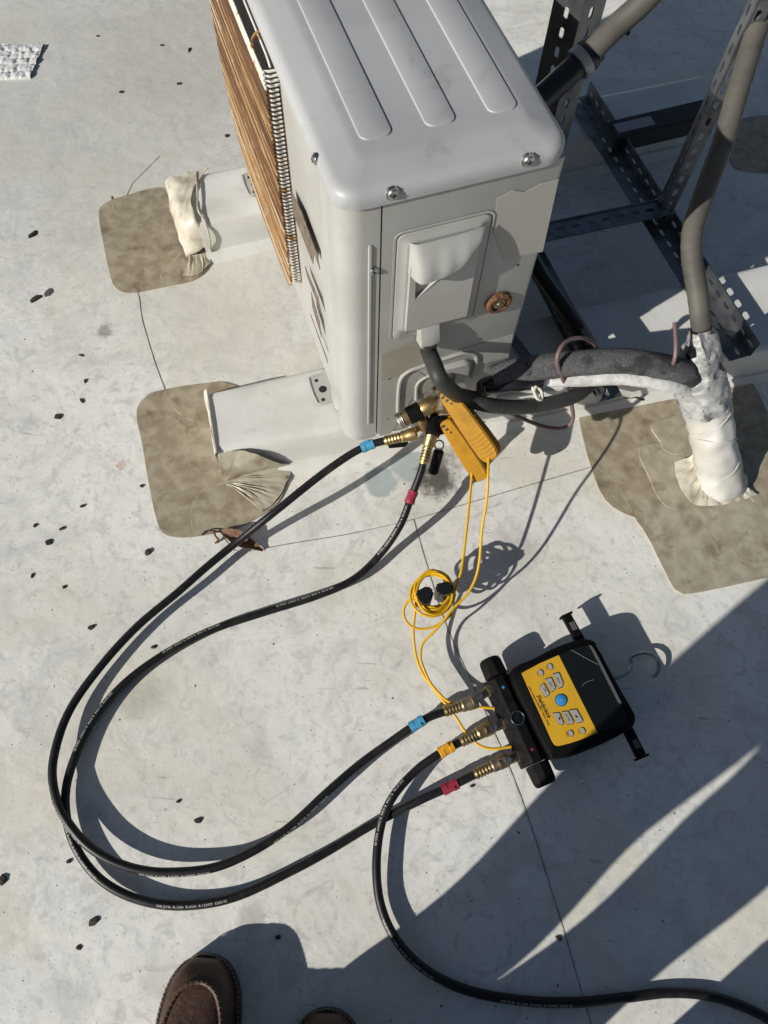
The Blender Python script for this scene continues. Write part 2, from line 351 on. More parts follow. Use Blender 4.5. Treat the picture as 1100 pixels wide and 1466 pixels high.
# ================================================================ SETTING: roof
R = 40.0
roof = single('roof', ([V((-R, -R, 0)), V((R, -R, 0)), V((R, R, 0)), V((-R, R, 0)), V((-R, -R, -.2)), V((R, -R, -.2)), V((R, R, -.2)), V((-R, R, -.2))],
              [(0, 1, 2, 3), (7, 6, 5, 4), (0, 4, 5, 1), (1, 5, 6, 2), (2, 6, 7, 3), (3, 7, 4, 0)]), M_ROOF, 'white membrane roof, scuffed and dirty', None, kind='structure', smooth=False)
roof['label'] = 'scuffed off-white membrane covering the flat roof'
def rsheet(name, px, z1, m, smoothn=0):
    p = gpoly(px, z1)
    if smoothn: p = smooth_poly(p, smoothn)
    return part(name, sheet(p, 0.0003, z1, .0004), m, roof, False)
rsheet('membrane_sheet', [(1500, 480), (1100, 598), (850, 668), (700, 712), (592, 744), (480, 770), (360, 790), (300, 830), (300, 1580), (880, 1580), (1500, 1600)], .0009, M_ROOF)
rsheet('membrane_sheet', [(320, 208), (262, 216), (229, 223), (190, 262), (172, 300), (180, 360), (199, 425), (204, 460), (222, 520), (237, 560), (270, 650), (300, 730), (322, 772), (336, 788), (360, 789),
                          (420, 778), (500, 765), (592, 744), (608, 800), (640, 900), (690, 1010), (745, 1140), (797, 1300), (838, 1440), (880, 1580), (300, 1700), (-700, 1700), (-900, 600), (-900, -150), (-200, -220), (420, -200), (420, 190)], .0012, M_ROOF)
M_SEAM = mat('seam_dirt', (.20, .195, .18), .8, col2=(.34, .33, .31), sc=60, lo=.42, hi=.6)
for px, zz, r_ in (([(592, 744), (608, 800), (640, 900), (690, 1010), (745, 1140), (797, 1300), (838, 1440), (880, 1580)], .0008, .0011), ([(1240, 555), (1100, 598), (850, 668), (700, 712), (592, 744), (500, 765), (420, 778), (362, 789)], .0004, .0010), ([(320, 208), (262, 216), (229, 223), (190, 262)], .0003, .0006), ([(199, 425), (204, 460), (222, 520), (237, 560)], .0004, .0006)):
    part('seam_line', tube([G(x+.6, y-.4, zz) for x, y in px], r_, 6, 4), M_SEAM, roof)
FLP = [
 ('flashing_patch', [(141, 305), (150, 290), (175, 280), (240, 267), (300, 300), (330, 340), (303, 366), (297, 384), (275, 400), (230, 410), (185, 418), (166, 412), (158, 396), (148, 350)], .0052, M_PATCH),
 ('flashing_patch', [(195, 590), (207, 568), (228, 558), (290, 548), (335, 550), (430, 600), (416, 668), (412, 690), (395, 722), (345, 752), (290, 766), (248, 768), (228, 755), (214, 700), (204, 640)], .0052, M_PATCH),
 ('flashing_patch', [(829, 592), (842, 580), (900, 570), (960, 558), (1040, 540), (1075, 545), (1100, 590), (1130, 660), (1000, 725), (928, 739), (905, 738), (868, 716), (845, 662)], .0046, M_PATCH),
 ('flashing_patch', [(905, 734), (930, 770), (969, 851), (1010, 846), (1100, 826), (1190, 805), (1200, 700), (1130, 640), (1000, 660), (940, 700)], .0064, M_PATCH2),
 ('flashing_patch', [(913, 643), (925, 634), (943, 632), (990, 640), (1040, 660), (1020, 706), (1000, 716), (980, 728), (962, 728), (945, 716), (934, 690)], .0084, M_PATCH2),
 ('flashing_patch', [(934, 607), (960, 597), (990, 588), (1030, 600), (1020, 645), (985, 650), (955, 645), (946, 630)], .0098, M_PATCH2),
 ('flashing_patch', [(1061, 650), (1100, 640), (1160, 650), (1160, 705), (1100, 712), (1076, 712)], .0082, M_PATCH),
 ('flashing_patch', [(1042, 190), (1060, 170), (1110, 165), (1160, 190), (1170, 235), (1110, 245), (1070, 243), (1048, 232)], .0052, M_PATCH)]
for nm, px, z1, m in FLP:
    p = gpoly(px, z1)
    if m is M_PATCH or z1 > .009: p = smooth_poly(p, 4)
    else:                                                    # straight cut edges, corners nipped
        p = [q for k in range(len(p)) for q in (p[k].lerp(p[k-1], min(.3, .012/(p[k]-p[k-1]).length)), p[k].lerp(p[(k+1) % len(p)], min(.3, .012/(p[k]-p[(k+1) % len(p)]).length)))]
        p = [q+V((noise.noise(q*40), noise.noise(q*40+V((3, 1, 2))), 0))*.0012 for q in resample(p+[p[0]], 60)[:-1]]
    z1 *= .6; vs, fs = sheet(p, .0004, z1, .0004); part(nm, (vs, fs), m, roof, False)
# raised creases of the sheets beneath, telegraphing through the patches
for px, zz in (([(160, 283), (166, 305), (185, 318), (205, 325)], .0052), ([(238, 560), (250, 585), (268, 600), (288, 606)], .0052), ([(236, 412), (232, 395), (250, 375), (268, 355)], .0052), ([(278, 762), (275, 735), (290, 705), (330, 690)], .0052), ([(905, 735), (880, 690), (850, 668)], .0046), ([(985, 735), (1010, 760), (1030, 790)], .0064)):
    part('membrane_crease', tube([G(x, y, zz*.6-.0045) for x, y in px], .0048, 14, 6), M_PATCH2, roof)
# ---------------------------------------------------------------- sleepers (wrapped curbs)
def sleeper(label, ft, nt_, fo, h, loc):
    """ft, nt_: far and near top edge (two world points each), fo: how far the near face leans out"""
    o = thing('roof_curb', label, 'roof curb', loc, group=None)
    rings = []; n = 18
    for k in range(n+1):
        t = k/n; a = ft[0].lerp(ft[1], t); b = nt_[0].lerp(nt_[1], t); d = (b-a).normalized(); a.z = b.z = 0; wv = noise.noise(a*7)*.0015
        sec = [a-d*.012+UZ*-.002, a-d*.004+UZ*(h*.5), a+d*.001+UZ*(h-.010), a+d*.006+UZ*(h-.003), a+d*.016+UZ*(h+wv)]
        L = (b-a).length
        for f in (.25, .5, .75): sec.append(a+d*L*f+UZ*(h+wv-.001*math.sin(f*math.pi)))
        sec += [b-d*.016+UZ*(h+wv), b-d*.006+UZ*(h-.003), b-d*.0+UZ*(h-.010), b+d*fo*.35+UZ*h*.5, b+d*fo*.65+UZ*h*.16, b+d*fo*1.2+UZ*.014, b+d*(fo*1.9)+UZ*.0055, b+d*(fo*2.6)+UZ*-.002]
        rings.append(sec)
    part('membrane_wrap', loft(rings), M_CURB, o, True, 40); return o
CH = .085
near = sleeper('white membrane-wrapped curb under the valve end of the unit', (G(296, 560, CH), G(1190, 355, CH)), (G(312, 648, CH), G(1165, 488, CH)), .013, CH, G(305, 605))
far = sleeper('white membrane-wrapped curb under the far end of the unit with a folded flap', (G(262, 251, CH), G(1003, 105, CH)), (G(285, 322, CH), G(1022, 158, CH)), .013, CH, G(275, 300))
K_ = G(321, 690, .012)
arc = [G(311, 650, .087), G(345, 645, .0868), G(372, 652, .070), G(398, 663, .035), G(417, 667, .010), G(411, 690, .0068), G(396, 716, .0062), (G(376, 732, .0060))]
part('flashing_flap', gridpatch([[K_.lerp(p, .04) for p in arc], [K_.lerp(p, .35)+UZ*.006 for p in arc], [K_.lerp(p, .7)+UZ*.004 for p in arc], arc], 90, 14, .0016, 60, .0015, .0020), M_FLAPB, near, True, 70, 'wrinkled brownish corner flashing')
part('flashing_flap', gridpatch([[G(295, 557, .088), G(301, 600, .088), G(308, 650, .087)], [G(292, 560, .05), G(300, 604, .05), G(308, 652, .05)], [G(292, 566, .004), G(304, 620, .004), G(318, 676, .004)]], 16, 10, .0012, 40), M_CURB, near, True, 60)
part('flashing_flap', gridpatch([[G(298, 240, .089), G(266, 248, .090), G(240, 256, .088), G(236, 262, .08)], [G(275, 275, .0895), G(272, 280, .0895), G(254, 288, .086), G(243, 292, .06)], [G(282, 315, .09), G(278, 318, .089), G(262, 325, .07), G(253, 330, .03)], [G(303, 345, .03), G(296, 352, .022), G(280, 360, .016), G(266, 366, .007)]], 26, 22, .0032, 48, .0018), M_FLAP, far, True, 60, 'crumpled cream end flap')
part('flashing_flap', gridpatch([[G(268, 365, .012), G(285, 364, .014), G(301, 362, .012)], [G(268, 372, .009), G(288, 375, .010), G(302, 368, .007)], [G(262, 395, .0055), G(283, 393, .006), G(300, 377, .0055)]], 26, 8, .002, 55, .0015, .0025), M_FLAPB, far, True, 60)
part('flashing_edge', tube([G(281, 246, .091), G(283, 275, .091), G(284, 300, .091), G(294, 318, .085), G(300, 340, .055), G(302, 360, .016)], .0022, 8, 5, True, .001), M_FLAPB, far)
part('flashing_edge', tube([G(297, 562, .0865), G(303, 605, .0865), G(310, 648, .086)], .002, 8, 5), M_FLAP, near)

# ================================================================ OUTDOOR UNIT
W, LEN, Z0, ZT = .29, .78, .10, .664
unit = thing('outdoor_unit', 'white outdoor air-conditioning unit with rusty fan guard', 'air conditioner', U(0, 0, Z0), YAW)
ZS = .637                                                       # underside of the lid skirt
part('cabinet', ubox(.0135, .0135, Z0+.004, W-.0075, LEN-.0135, ZS+.01), M_DARK, unit, False)
# base pan
part('base_pan', ubox(.010, .010, Z0-.012, W-.010, LEN-.010, Z0+.004, .003), M_UNIT, unit)
# front panel, wraps round both corners (plan profile extruded upward)
out = [(.0525, .0)]
r = .030
for k in range(9): a = math.radians(270-90*k/8); out.append((r+r*math.cos(a), r+r*math.sin(a)))
out += [(0, .052), (.0045, .058), (.0045, .072), (0, .079), (0, .098), (.007, .112), (.007, LEN-.112), (0, LEN-.098), (0, LEN-r)]
for k in range(9): a = math.radians(180-90*k/8); out.append((r+r*math.cos(a), LEN-r+r*math.sin(a)))
out += [(.0525, LEN), (.0525, LEN-.006)]
inn = [(.03, LEN-.006), (.012, LEN-.03), (.012, .03), (.03, .006), (.0525, .006)]
part('front_panel', extr([U(x, y, Z0-.010) for x, y in out+inn], UZ*(ZS+.004-Z0+.010)), M_UNIT, unit, True, 24)
part('end_panel', extr([U(x, y, Z0-.006) for x, y in [(.0548, .0005), (W-.006, .0005), (W-.0015, .002), (W, .0065), (W, .09), (W-.005, .09), (W-.005, .006), (.0548, .006)]], UZ*(ZS+.003-Z0+.006)), M_UNIT, unit, True, 50)
part('rear_coil', ubox(W-.012, .09, Z0, W-.004, LEN-.03, ZS), M_COILFIN, unit, False)
part('far_end_panel', ubox(.0548, LEN-.006, Z0-.006, W, LEN, ZS+.003, .001), M_UNIT, unit)
# pressed bead on the front panel strip
def upath(pts, r, n=8, sub=6): return tube(pts, r, n, sub)
a, b = EP(526, 338), EP(523, 612)
part('pressed_bead', loft([[U(.0365, -.0002, z), U(.0375, -.0022*f, z), U(.0405, -.0022*f, z), U(.0415, -.0002, z), U(.0395, .0015, z)] for z, f in ((.140, .1), (.144, 1), (.570, 1), (.574, .1))]), M_UNIT, unit)
# lid
lid_r = []
for d, z, rad in ((-.004, ZS, .032), (-.0045, ZS+.006, .032), (-.0040, ZT-.013, .031), (-.0018, ZT-.0085, .029), (.0025, ZT-.005, .026), (.005, ZT-.0035, .025), (.009, ZT-.0024, .022), (.034, ZT+.0040, .014), (.038, ZT+.0048, .013), (.044, ZT+.0050, .010)):
    lid_r.append([U(x, y, z) for x, y in rr2(d, d, W-d, LEN-d, rad, 7)])
vf = loft(lid_r); lid = part('lid', vf, M_LID, unit, True, 40)
T6 = lambda px, py: (lambda p: ((p-UO).dot(UX), (p-UO).dot(UY)))(G(px, py, ZT+.007))
for (xa, ya), (xb, yb) in (((517, 196), (562, 190)), ((612, 178), (653, 170)), ((702, 159), (741, 150))):
    x0, y0 = T6(xa, ya); x1, y1 = T6(xb, yb); y0 = (y0+y1)/2-.004
    rg = [[U(x, y, ZT+zz) for x, y in rr2(x0-.002+d, y0+d, x1+.002-d, LEN-.055-d, max(.012-d, .003), 5)] for d, zz in ((0, .0042), (.0003, .0054), (.0010, .0064), (.0020, .0067))]
    part('rib', loft(rg), M_LID, lid, True, 50)
def screw(p, nrm, r=.0065, parent=unit):
    n = V(nrm).normalized()
    s = part('screw', lathe(p, n, [(-.004, r*1.25), (.0006, r*1.25), (.0008, r), (.0024, r*.9), (.0036, r*.55), (.004, r*.15)], 16), M_STEEL, parent)
    x = n.orthogonal().normalized(); y = n.cross(x); x, y = (x+y).normalized(), (y-x).normalized()
    part('screw_slot', join(box(V(p)+n*.0036, (x, y, n), (r*1.0, r*.22, .0014)), box(V(p)+n*.0036, (y, x, n), (r*1.0, r*.22, .00141))), M_DARK, s, False)
screw(EP(563, 278, -.0045), -UY, .007); screw(EP(757, 230, -.0045), -UY, .007); screw(EP(535, 388, -.0005), -UY, .0055); _q = G(457, 227, .650)-UO; screw(U(-.0042, _q.dot(UY), .650), -UX, .006)
for p in ((557, 541), (555, 598), (741, 378)): part('rivet_hole', lathe(EP(*p, .002), -UY, [(0, .0018), (.0025, .0018)], 10), M_DARK, unit)
# faded paint areas on the end panel, thin films with their own outline
def film(px, m, t=.0006, y=0.0): part('faded_film', extr([EP(a_, b_, y) for a_, b_ in px], -UY*t), m, unit, False)
film([(712, 283), (735, 272), (752, 275), (775, 262), (800, 256), (777, 360), (742, 366), (722, 372), (706, 330)], M_DISC)
film([(546, 507), (580, 494), (602, 489), (612, 500), (608, 526), (546, 545)], M_OLIVE)
film([(546, 546), (600, 532), (618, 545), (612, 560), (590, 570), (560, 620), (544, 624)], M_DISC, .0004)
film([(660, 500), (735, 478), (728, 512), (694, 520)], M_DISC, .0005)
# electrical cover: frame, hood, lower cover, spout
eu = lambda px, py, y: EP(px, py, y)
def exz(px, py): p = EP(px, py)-UO; return p.dot(UX), p.z
def plate(px, y0, y1, bev, m, name, parent=unit, n=0, ang=45):
    p = [EP(a_, b_, y0) for a_, b_ in px]
    if n: p = smooth_poly(p, n)
    return part(name, extr(p, -UY*(y0-y1), bev, 3), m, parent, True, ang)
def rrE(x0, z0, x1, z1, r, y, n=5): return [U(x, y, z) for x, z in rr2(x0, z0, x1, z1, r, n)]
x0, z1 = exz(567, 336); x1, _ = exz(702, 312); z0 = exz(567, 482)[1]-.004; x1 += .003
# recessed groove around the cover
part('cover_groove', loft([rrE(x0-.003, z0-.002, x1+.003, z1+.003, .012, -.0006), rrE(x0-.003, z0-.002, x1+.003, z1+.003, .012, -.0016), rrE(x0, z0+.001, x1, z1, .010, -.0016), rrE(x0, z0+.001, x1, z1, .010, -.0006)], False), M_UNIT, unit)
cov = part('electrical_cover', loft([rrE(x0+.002, z0, x1-.002, z1-.002, .010, 0), rrE(x0+.002, z0, x1-.002, z1-.002, .010, -.0022), rrE(x0+.004, z0+.002, x1-.004, z1-.004, .009, -.003), rrE(x0+.010, z0+.018, x1-.010, z1-.010, .009, -.0034), rrE(x0+.013, z0+.021, x1-.013, z1-.013, .008, -.0062), rrE(x0+.016, z0+.024, x1-.016, z1-.016, .007, -.0068)]), M_UNIT, unit, True, 50)
# hood: shallow scoop across the cover, deep on the left, running out to the right
hx0, hx1 = x0+.017, x1-.010; hz1 = z1-.014
rings = []
for k in range(11):
    t = k/10; row = []
    for j in range(23):
        q = j/22; x = hx0+(hx1-hx0)*q
        drop = .050*(1-q**2.6)**.62+.004; z = hz1+.001-drop*t
        e = min(1, q/.10)**.5*(1-q**3.5)**.6
        dep = .0065+(.006+.019*math.sin(min(1, t*1.05)*math.pi/2)**1.2)*e-.0010*math.sin(q*24)*e*t*(1 if t < .98 else 0)
        row.append(U(x, -dep, z))
    rings.append(row)
rings.append([U((p-UO).dot(UX), -.0060, (p-UO).z-.001) for p in rings[-1]])
part('hood', loft(rings, False, False), M_UNIT, cov, True, 50)
# lower cover, its upper left corner cut away as a finger pocket under the hood
xl, xr, zb, zt = x0+.018, x1-.018, z0+.027, hz1-.040
part('lower_cover', extr([U(x, -.0066, z) for x, z in ((xl, zb), (xr, zb), (xr, zt+.018), (xl+.095, zt+.006), (xl+.078, zt-.006), (xl+.010, zt-.064), (xl+.007, zt), (xl, zt))], -UY*.0065, .0012), M_UNIT, cov, True, 40)
part('spout', loft([[U(x, y, z) for x, y, z in ((x0+.040, -.003, zz), (x0+.073, -.003, zz), (x0+.071, -.003-d, zz), (x0+.0565, -.003-d*1.2, zz), (x0+.042, -.003-d, zz))] for zz, d in ((z0+.034, .003), (z0+.018, .010), (z0-.002, .017), (z0-.014, .017))]), M_UNIT, cov, True, 40)
screw(EP(582, 472, -.003), -UY, .0055); screw(EP(647, 450, -.003), -UY, .0055)
# rust-ringed grommet
rc = EP(713, 431)
part('grommet', lathe(rc, -UY, [(0, .0205), (.006, .0205), (.0085, .018), (.0085, .0135), (.003, .0125), (.003, .0001)], 28), M_RUSTR, unit)
part('grommet_plug', lathe(rc, -UY, [(.003, .011), (.006, .0105), (.0075, .008), (.0075, .0055), (.0095, .005), (.0095, .0001)], 24), M_BRASSD, unit)
# pressed arches round the service valves
def arch(px, r): part('pressed_arch', tube([EP(a_, b_, -.0005) for a_, b_ in px], r, 8, 6), M_UNIT, unit)
arch([(570, 602), (570, 575), (573, 545), (584, 532), (604, 524), (640, 512), (664, 505), (680, 507), (682, 517), (676, 540)], .0036)
arch([(596, 572), (597, 552), (606, 542), (625, 534), (650, 524), (664, 522), (668, 530), (663, 545)], .003)
part('valve_boss', loft([rrE(.150, .205, .215, .262, .014, 0), rrE(.150, .205, .215, .262, .014, -.006), rrE(.154, .209, .211, .258, .012, -.009)]), M_UNIT, unit)
# fan opening, guard
gx, gy0, gy1, gz0, gz1 = -.015, .292, .715, .172, .615
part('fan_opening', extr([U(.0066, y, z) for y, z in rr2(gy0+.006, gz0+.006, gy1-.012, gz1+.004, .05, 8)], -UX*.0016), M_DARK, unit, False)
def gx_lim(z):
    rc_ = .15; lo_, hi_ = gy0, gy1
    for zc, s in ((gz0+rc_, -1), (gz1-rc_, 1)):
        if (z-zc)*s > 0: hi_ = gy1-rc_+math.sqrt(max(rc_*rc_-(z-zc)**2, 0))
    if z < gz0+.03: lo_ = gy0+(gz0+.03-z)*.8
    return lo_, hi_
gw, gwt, gwd, gwo = [], [], [], []
NW = 62
for k in range(NW):
    z = gz0+(gz1-gz0)*(k+.5)/NW; lo_, hi_ = gx_lim(z); j = random.uniform(-.0004, .0004)
    p = [U(.006, lo_, z), U(-.004, lo_, z), U(gx+.003, lo_+.002, z), U(gx+j, lo_+.008, z), U(gx-.001+j, (lo_+hi_)/2, z), U(gx+j, hi_-.012, z), U(gx+.004, hi_-.003, z), U(.006, hi_, z)]
    (gwt if k > NW-5 else (gw, gwd, gwo)[random.choice((0, 0, 1, 1, 2))]).append(tube(p, .0015, 6, 3))
    gwt.append(tube([U(.004, lo_-.001, z), U(-.005, lo_-.001, z), U(-.009, lo_, z)], .0017, 6, 3))
guard = part('fan_guard', join(*gw), M_RUST, unit, label='orange rusted horizontal wires of the fan guard', kind='stuff')
part('guard_ends', join(*gwt), M_WIREW, guard, kind='stuff')
part('guard_wires', join(*gwd), M_RUSTD, guard, kind='stuff'); part('guard_wires', join(*gwo), M_RUSTT, guard, kind='stuff')
for yy in (.36, .50, .64):
    part('guard_upright', tube([U(.006, yy, gz0-.004), U(gx+.006, yy, gz0+.002), U(gx+.0035, yy, gz0+.03), U(gx+.001, yy, .4), U(gx+.0035, yy, gz1-.03), U(gx+.006, yy, gz1), U(.006, yy, gz1+.006)], .0022, 6, 4), M_RUST, guard)
part('guard_frame', tube([U(-.003, gy0+.004, gz1-.002), U(-.003, gy0+.02, gz1+.003), U(-.003, gy0+.06, gz1+.004), U(-.003, gy1-.15, gz1+.004)], .0016, 6, 5), M_WIREW, guard)
# slots through which the fins show
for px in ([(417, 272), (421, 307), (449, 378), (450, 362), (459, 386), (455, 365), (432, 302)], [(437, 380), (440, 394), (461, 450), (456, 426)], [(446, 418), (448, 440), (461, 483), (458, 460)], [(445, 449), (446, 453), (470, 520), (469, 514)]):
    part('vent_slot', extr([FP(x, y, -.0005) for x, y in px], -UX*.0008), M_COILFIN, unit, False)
# feet
for px, py in ((365, 262), (463, 555)):
    c = G(px, py, CH+.004); f = part('mounting_foot', extr([c+UX*x+UY*y-UZ*.003 for x, y in rr2(-.022, -.034, .06, .030, .009, 5)], UZ*.0045, .0012), M_UNIT, unit)
    part('foot_lip', tube([c+UX*.05-UY*.033+UZ*.002, c-UX*.012-UY*.033+UZ*.002, c-UX*.021-UY*.024+UZ*.002, c-UX*.021+UY*.020+UZ*.002, c-UX*.012+UY*.029+UZ*.002, c+UX*.05+UY*.029+UZ*.002], .0022, 6, 4), M_UNIT, f)
    for dx, dy, rr_ in ((-.002, -.004, .0075), (-.008, .018, .0035), (-.008, -.026, .0035)):
        part('bolt_hole', lathe(c+UX*dx+UY*dy+UZ*.0012, UZ, [(0, rr_), (.0008, rr_)], 14), M_DARK, f)

# ================================================================ RACK OF SLOTTED ANGLE behind the unit
def slot_plate(p0, X, Y, length, wid, th, pitch=.032, sl=.018, sw=.0085):
    """flange: X along, Y across, slots punched through; one mesh"""
    X = V(X).normalized(); Y = V(Y).normalized(); Z = X.cross(Y); p0 = V(p0); n = max(1, int(round(length/pitch))); pt = length/n
    vs, fs = [], []
    for k in range(n):
        cx, cy = (k+.5)*pt, wid*.5; o = len(vs); outer, hole = [], []
        for i in range(16):
            a = 2*math.pi*i/16; ca, sa = math.cos(a), math.sin(a); hx = (sl/2-sw/2)*(1 if ca > .01 else -1 if ca < -.01 else 0)+sw/2*ca
            hole.append((cx+hx, cy+sw/2*sa)); m_ = max(abs(ca), abs(sa)); outer.append((cx+pt/2*ca/m_, cy+wid/2*sa/m_))
        for zz in (0, th):
            for x, y in outer+hole: vs.append(p0+X*x+Y*y+Z*zz)
        for i in range(16):
            j = (i+1) % 16
            fs += [(o+32+i, o+32+j, o+48+j, o+48+i), (o+j, o+i, o+16+i, o+16+j), (o+16+i, o+48+i, o+48+j, o+16+j)]
            if abs(outer[i][1]-outer[j][1]) < 1e-6: fs.append((o+i, o+j, o+32+j, o+32+i))
    return vs, fs
def angle_bar(name, label, p0, p1, A, B, wa=.045, wb=.045, th=.0028, m=None, group='slotted angle bars of the rack'):
    """L section from p0 to p1 with flanges towards A and B"""
    p0, p1 = V(p0), V(p1); X = (p1-p0).normalized(); L = (p1-p0).length
    o = thing(name, label, 'angle bar', p0, group=group)
    A = V(A).normalized(); B = V(B).normalized(); m = m or M_GALV
    part('flange', slot_plate(p0+B*th, X, A, L, wa, th), m, o, False); part('flange', slot_plate(p0+A*th*1.1, X, B, L, wb, th), m, o, False)
    return o
RZ = CH+.004
angle_bar('slotted_rail', 'slotted steel rail lying across the curbs below the thin post', U(.800, -.055, RZ), U(.800, .700, RZ), -UX, UZ, .05, .04)
angle_bar('slotted_rail', 'slotted steel rail lying across the curbs close behind the unit', U(.470, -.06, RZ), U(.470, .60, RZ), UX, UZ, .05, .04)
angle_bar('slotted_crossbar', 'slotted steel crossbar joining the two rails of the rack', U(.470, .345, RZ+.044), U(.800, .330, RZ+.044), -UY, -UZ, .045, .04)
angle_bar('slotted_post', 'wide slotted steel post rising beside the lid, lit at its top', U(.492, .350, RZ+.003), U(.492, .350, 1.10), (UX*.92+UY*.25), (-UX*.55+UY*.85), .055, .05)
angle_bar('slotted_post', 'thin slotted steel post rising beside the grey conduit', U(.775, .305, RZ+.003), U(.775, .305, 1.0), (UX*.85-UY*.5), (UY*.9+UX*.3), .026, .030)
pb = thing('black_crossplate', 'black steel crossplate with a pale sticker behind the thin post', 'steel plate', U(.80, .53, RZ))
part('plate', ubox(.772, .516, RZ+.041, 1.02, .566, RZ+.046, .001), M_BLACKST, pb); part('plate_lip', ubox(.772, .513, RZ+.005, 1.02, .5165, RZ+.0455, .0008), M_BLACKST, pb)
part('sticker', ubox(.782, .526, RZ+.0463, .872, .553, RZ+.0468), M_STICK, pb, False)
bolt = lambda p, r=.007: lathe(p, UZ, [(0, r*1.3), (.002, r*1.3), (.002, r), (.007, r), (.007, r*.5), (.013, r*.5)], 6)
single('rack_bolt', bolt(U(.78, .322, RZ+.047)), M_STEEL, 'hex bolt at the foot of the thin slotted post', 'bolt', 'bolts of the rack')
# black tube put in for the dark shading of the near rail
single('rail_shade_tube', tube([G(752, 352, .15), G(775, 395, .15), G(805, 438, .155), G(830, 475, .16), G(850, 512, .165), G(862, 530, .17)], .0165, 12, 8), M_BTAPE, 'black tube standing in for the shaded side of the rail beside the unit', 'pipe')
single('flat_steel_strip', extr([U(.345, .22, RZ), U(.362, .22, RZ), U(.40, .045, RZ), U(.383, .045, RZ)], UZ*.003), M_GALV, 'narrow grey steel strip lying on the curb beside the unit', 'steel strip', smooth=False)
# conduit with gland at the wide post
cp = thing('grey_conduit', 'grey flexible conduit entering a silver gland at the wide post', 'conduit', U(.50, .33, .5))
part('hose', tube([G(848, 74, .545), G(868, 52, .56), G(890, 31, .575), G(920, 4, .60), G(960, -40, .64), G(1030, -120, .72), G(1100, -190, .82), G(1180, -270, .92)], .0175, 14, 8), M_COND, cp)
g0, g1 = G(852, 70, .54), G(826, 94, .525); gd = (g1-g0).normalized()
part('gland', lathe(g0-gd*.002, gd, [(0, .0205), (.010, .0205), (.010, .0225), (.016, .0235), (.026, .0235), (.030, .021), (.036, .02)], 20), M_BTAPE, cp)
part('gland_band', lathe(g0+gd*.020, gd, [(0, .0242), (.014, .0242)], 20), M_TAPE, cp)
part('pipe', tube([g0+gd*.03, g0+gd*.08, g0+gd*.14, g0+gd*.20-UZ*.02], .019, 14, 4), M_BTAPE, cp)
single('cut_cable_end', tube([G(878, 44, .02), G(892, 44, .02), G(901, 48, .015)], .006, 8, 5), M_BTAPE, 'short black cable stub lying behind the upper conduit', 'cable')
# ================================================================ PIPE PENETRATION
pj = thing('pipe_boot', 'leaning white wrapped pipe boot rising from overlapping brown patches', 'pipe boot', G(1035, 690))
part('boot', tube([G(1032, 692, -.004), G(1031, 688, .012), G(1029, 672, .03), G(1022, 638, .075), G(1016, 600, .115), G(1006, 560, .155)], [.047, .043, .041, .0395, .0395, .041], 40, 8, True, .0045), M_TAPEW, pj, True, 60)
part('boot_flange', gridpatch([[G(1002, 632, .060), G(1004, 655, .045), G(1016, 676, .040), G(1042, 682, .040), G(1056, 668, .045)], [G(990, 652, .018), G(996, 678, .016), G(1012, 700, .015), G(1046, 700, .016), G(1062, 684, .02)], [G(966, 662, .0105), G(974, 696, .0105), (G(998, 722, .0105)), G(1048, 720, .0105), G(1084, 708, .0105)]], 60, 14, .0024, 70, .0014, .0045), M_FLAP, pj, True, 60)
ba = spline([G(1034, 690, .012), G(1029, 672, .03), G(1022, 638, .075), G(1016, 600, .115), G(1006, 560, .155)], 8)
for k0, tl in ((12, .5), (19, -.35), (25, .4)):
    c = ba[k0]; t = (ba[k0+1]-ba[k0-1]).normalized(); a = (UZ-t*UZ.dot(t)).normalized(); b = t.cross(a)
    part('wrap_seam', tube([c+(a*math.cos(q)+b*math.sin(q))*.0402+t*(tl*.04*math.sin(q+k0)) for q in [2*math.pi*i/24 for i in range(25)]], .0014, 6, 1), M_TAPEW, pj)
part('tape_wrap', wrinkle(tube([G(1012, 588, .128), G(1006, 562, .155), G(1000, 538, .178), G(1002, 515, .205), G(1006, 492, .232), G(1008, 474, .25)], [.0425, .046, .045, .037, .028, .0215], 56, 14), .0034, 62), M_TAPE, pj, True, 70)
part('tape_flap', gridpatch([[G(975, 560, .19), G(990, 545, .20), G(1010, 540, .205)], [G(965, 545, .20), G(980, 520, .215), G(1008, 515, .225)], [G(972, 530, .215), G(985, 505, .225), G(1000, 490, .24)]], 18, 14, .004, 60, .001), M_TAPE, pj, True, 70)
part('tape_band', wrinkle(tube([G(985, 500, .235), G(1000, 512, .222), G(1018, 520, .215), G(1030, 530, .20)], .011, 12, 8), .003, 60), M_BTAPE, pj, True, 70)
part('torn_tape', gridpatch([[G(1000, 478, .268), G(1018, 474, .265)], [G(1008, 505, .25), G(1030, 505, .235)], [G(1015, 530, .22), G(1035, 535, .20)]], 12, 14, .003, 70, .001), M_TAPE, pj, True, 70)
# conduit from the boot up and away
ribs_pts = [G(1006, 478, .246), G(1003, 455, .27), G(999, 420, .295), G(991, 370, .322), G(992, 330, .34), G(1005, 288, .358), G(1022, 240, .388), G(1036, 203, .412), G(1054, 140, .45), G(1072, 80, .485), G(1092, 15, .52), G(1120, -70, .57), G(1165, -190, .68), G(1190, -280, .85), G(1195, -330, 1.0)]
gc = thing('grey_conduit', 'long grey flexible conduit curving up from the pipe boot past the thin post', 'conduit', G(1006, 478, .24))
fine = resample(spline(ribs_pts, 12), 260)
part('hose', tube(fine, [.0170+.00032*math.sin(i*1.9)+.00001*i for i in range(len(fine))], 14, 1), M_COND, gc, True, 60)
part('cuff', lathe(ribs_pts[0], (fine[3]-fine[0]), [(-.012, .017), (.0, .0185), (.012, .0185), (.014, .016)], 18), M_BTAPE, gc)
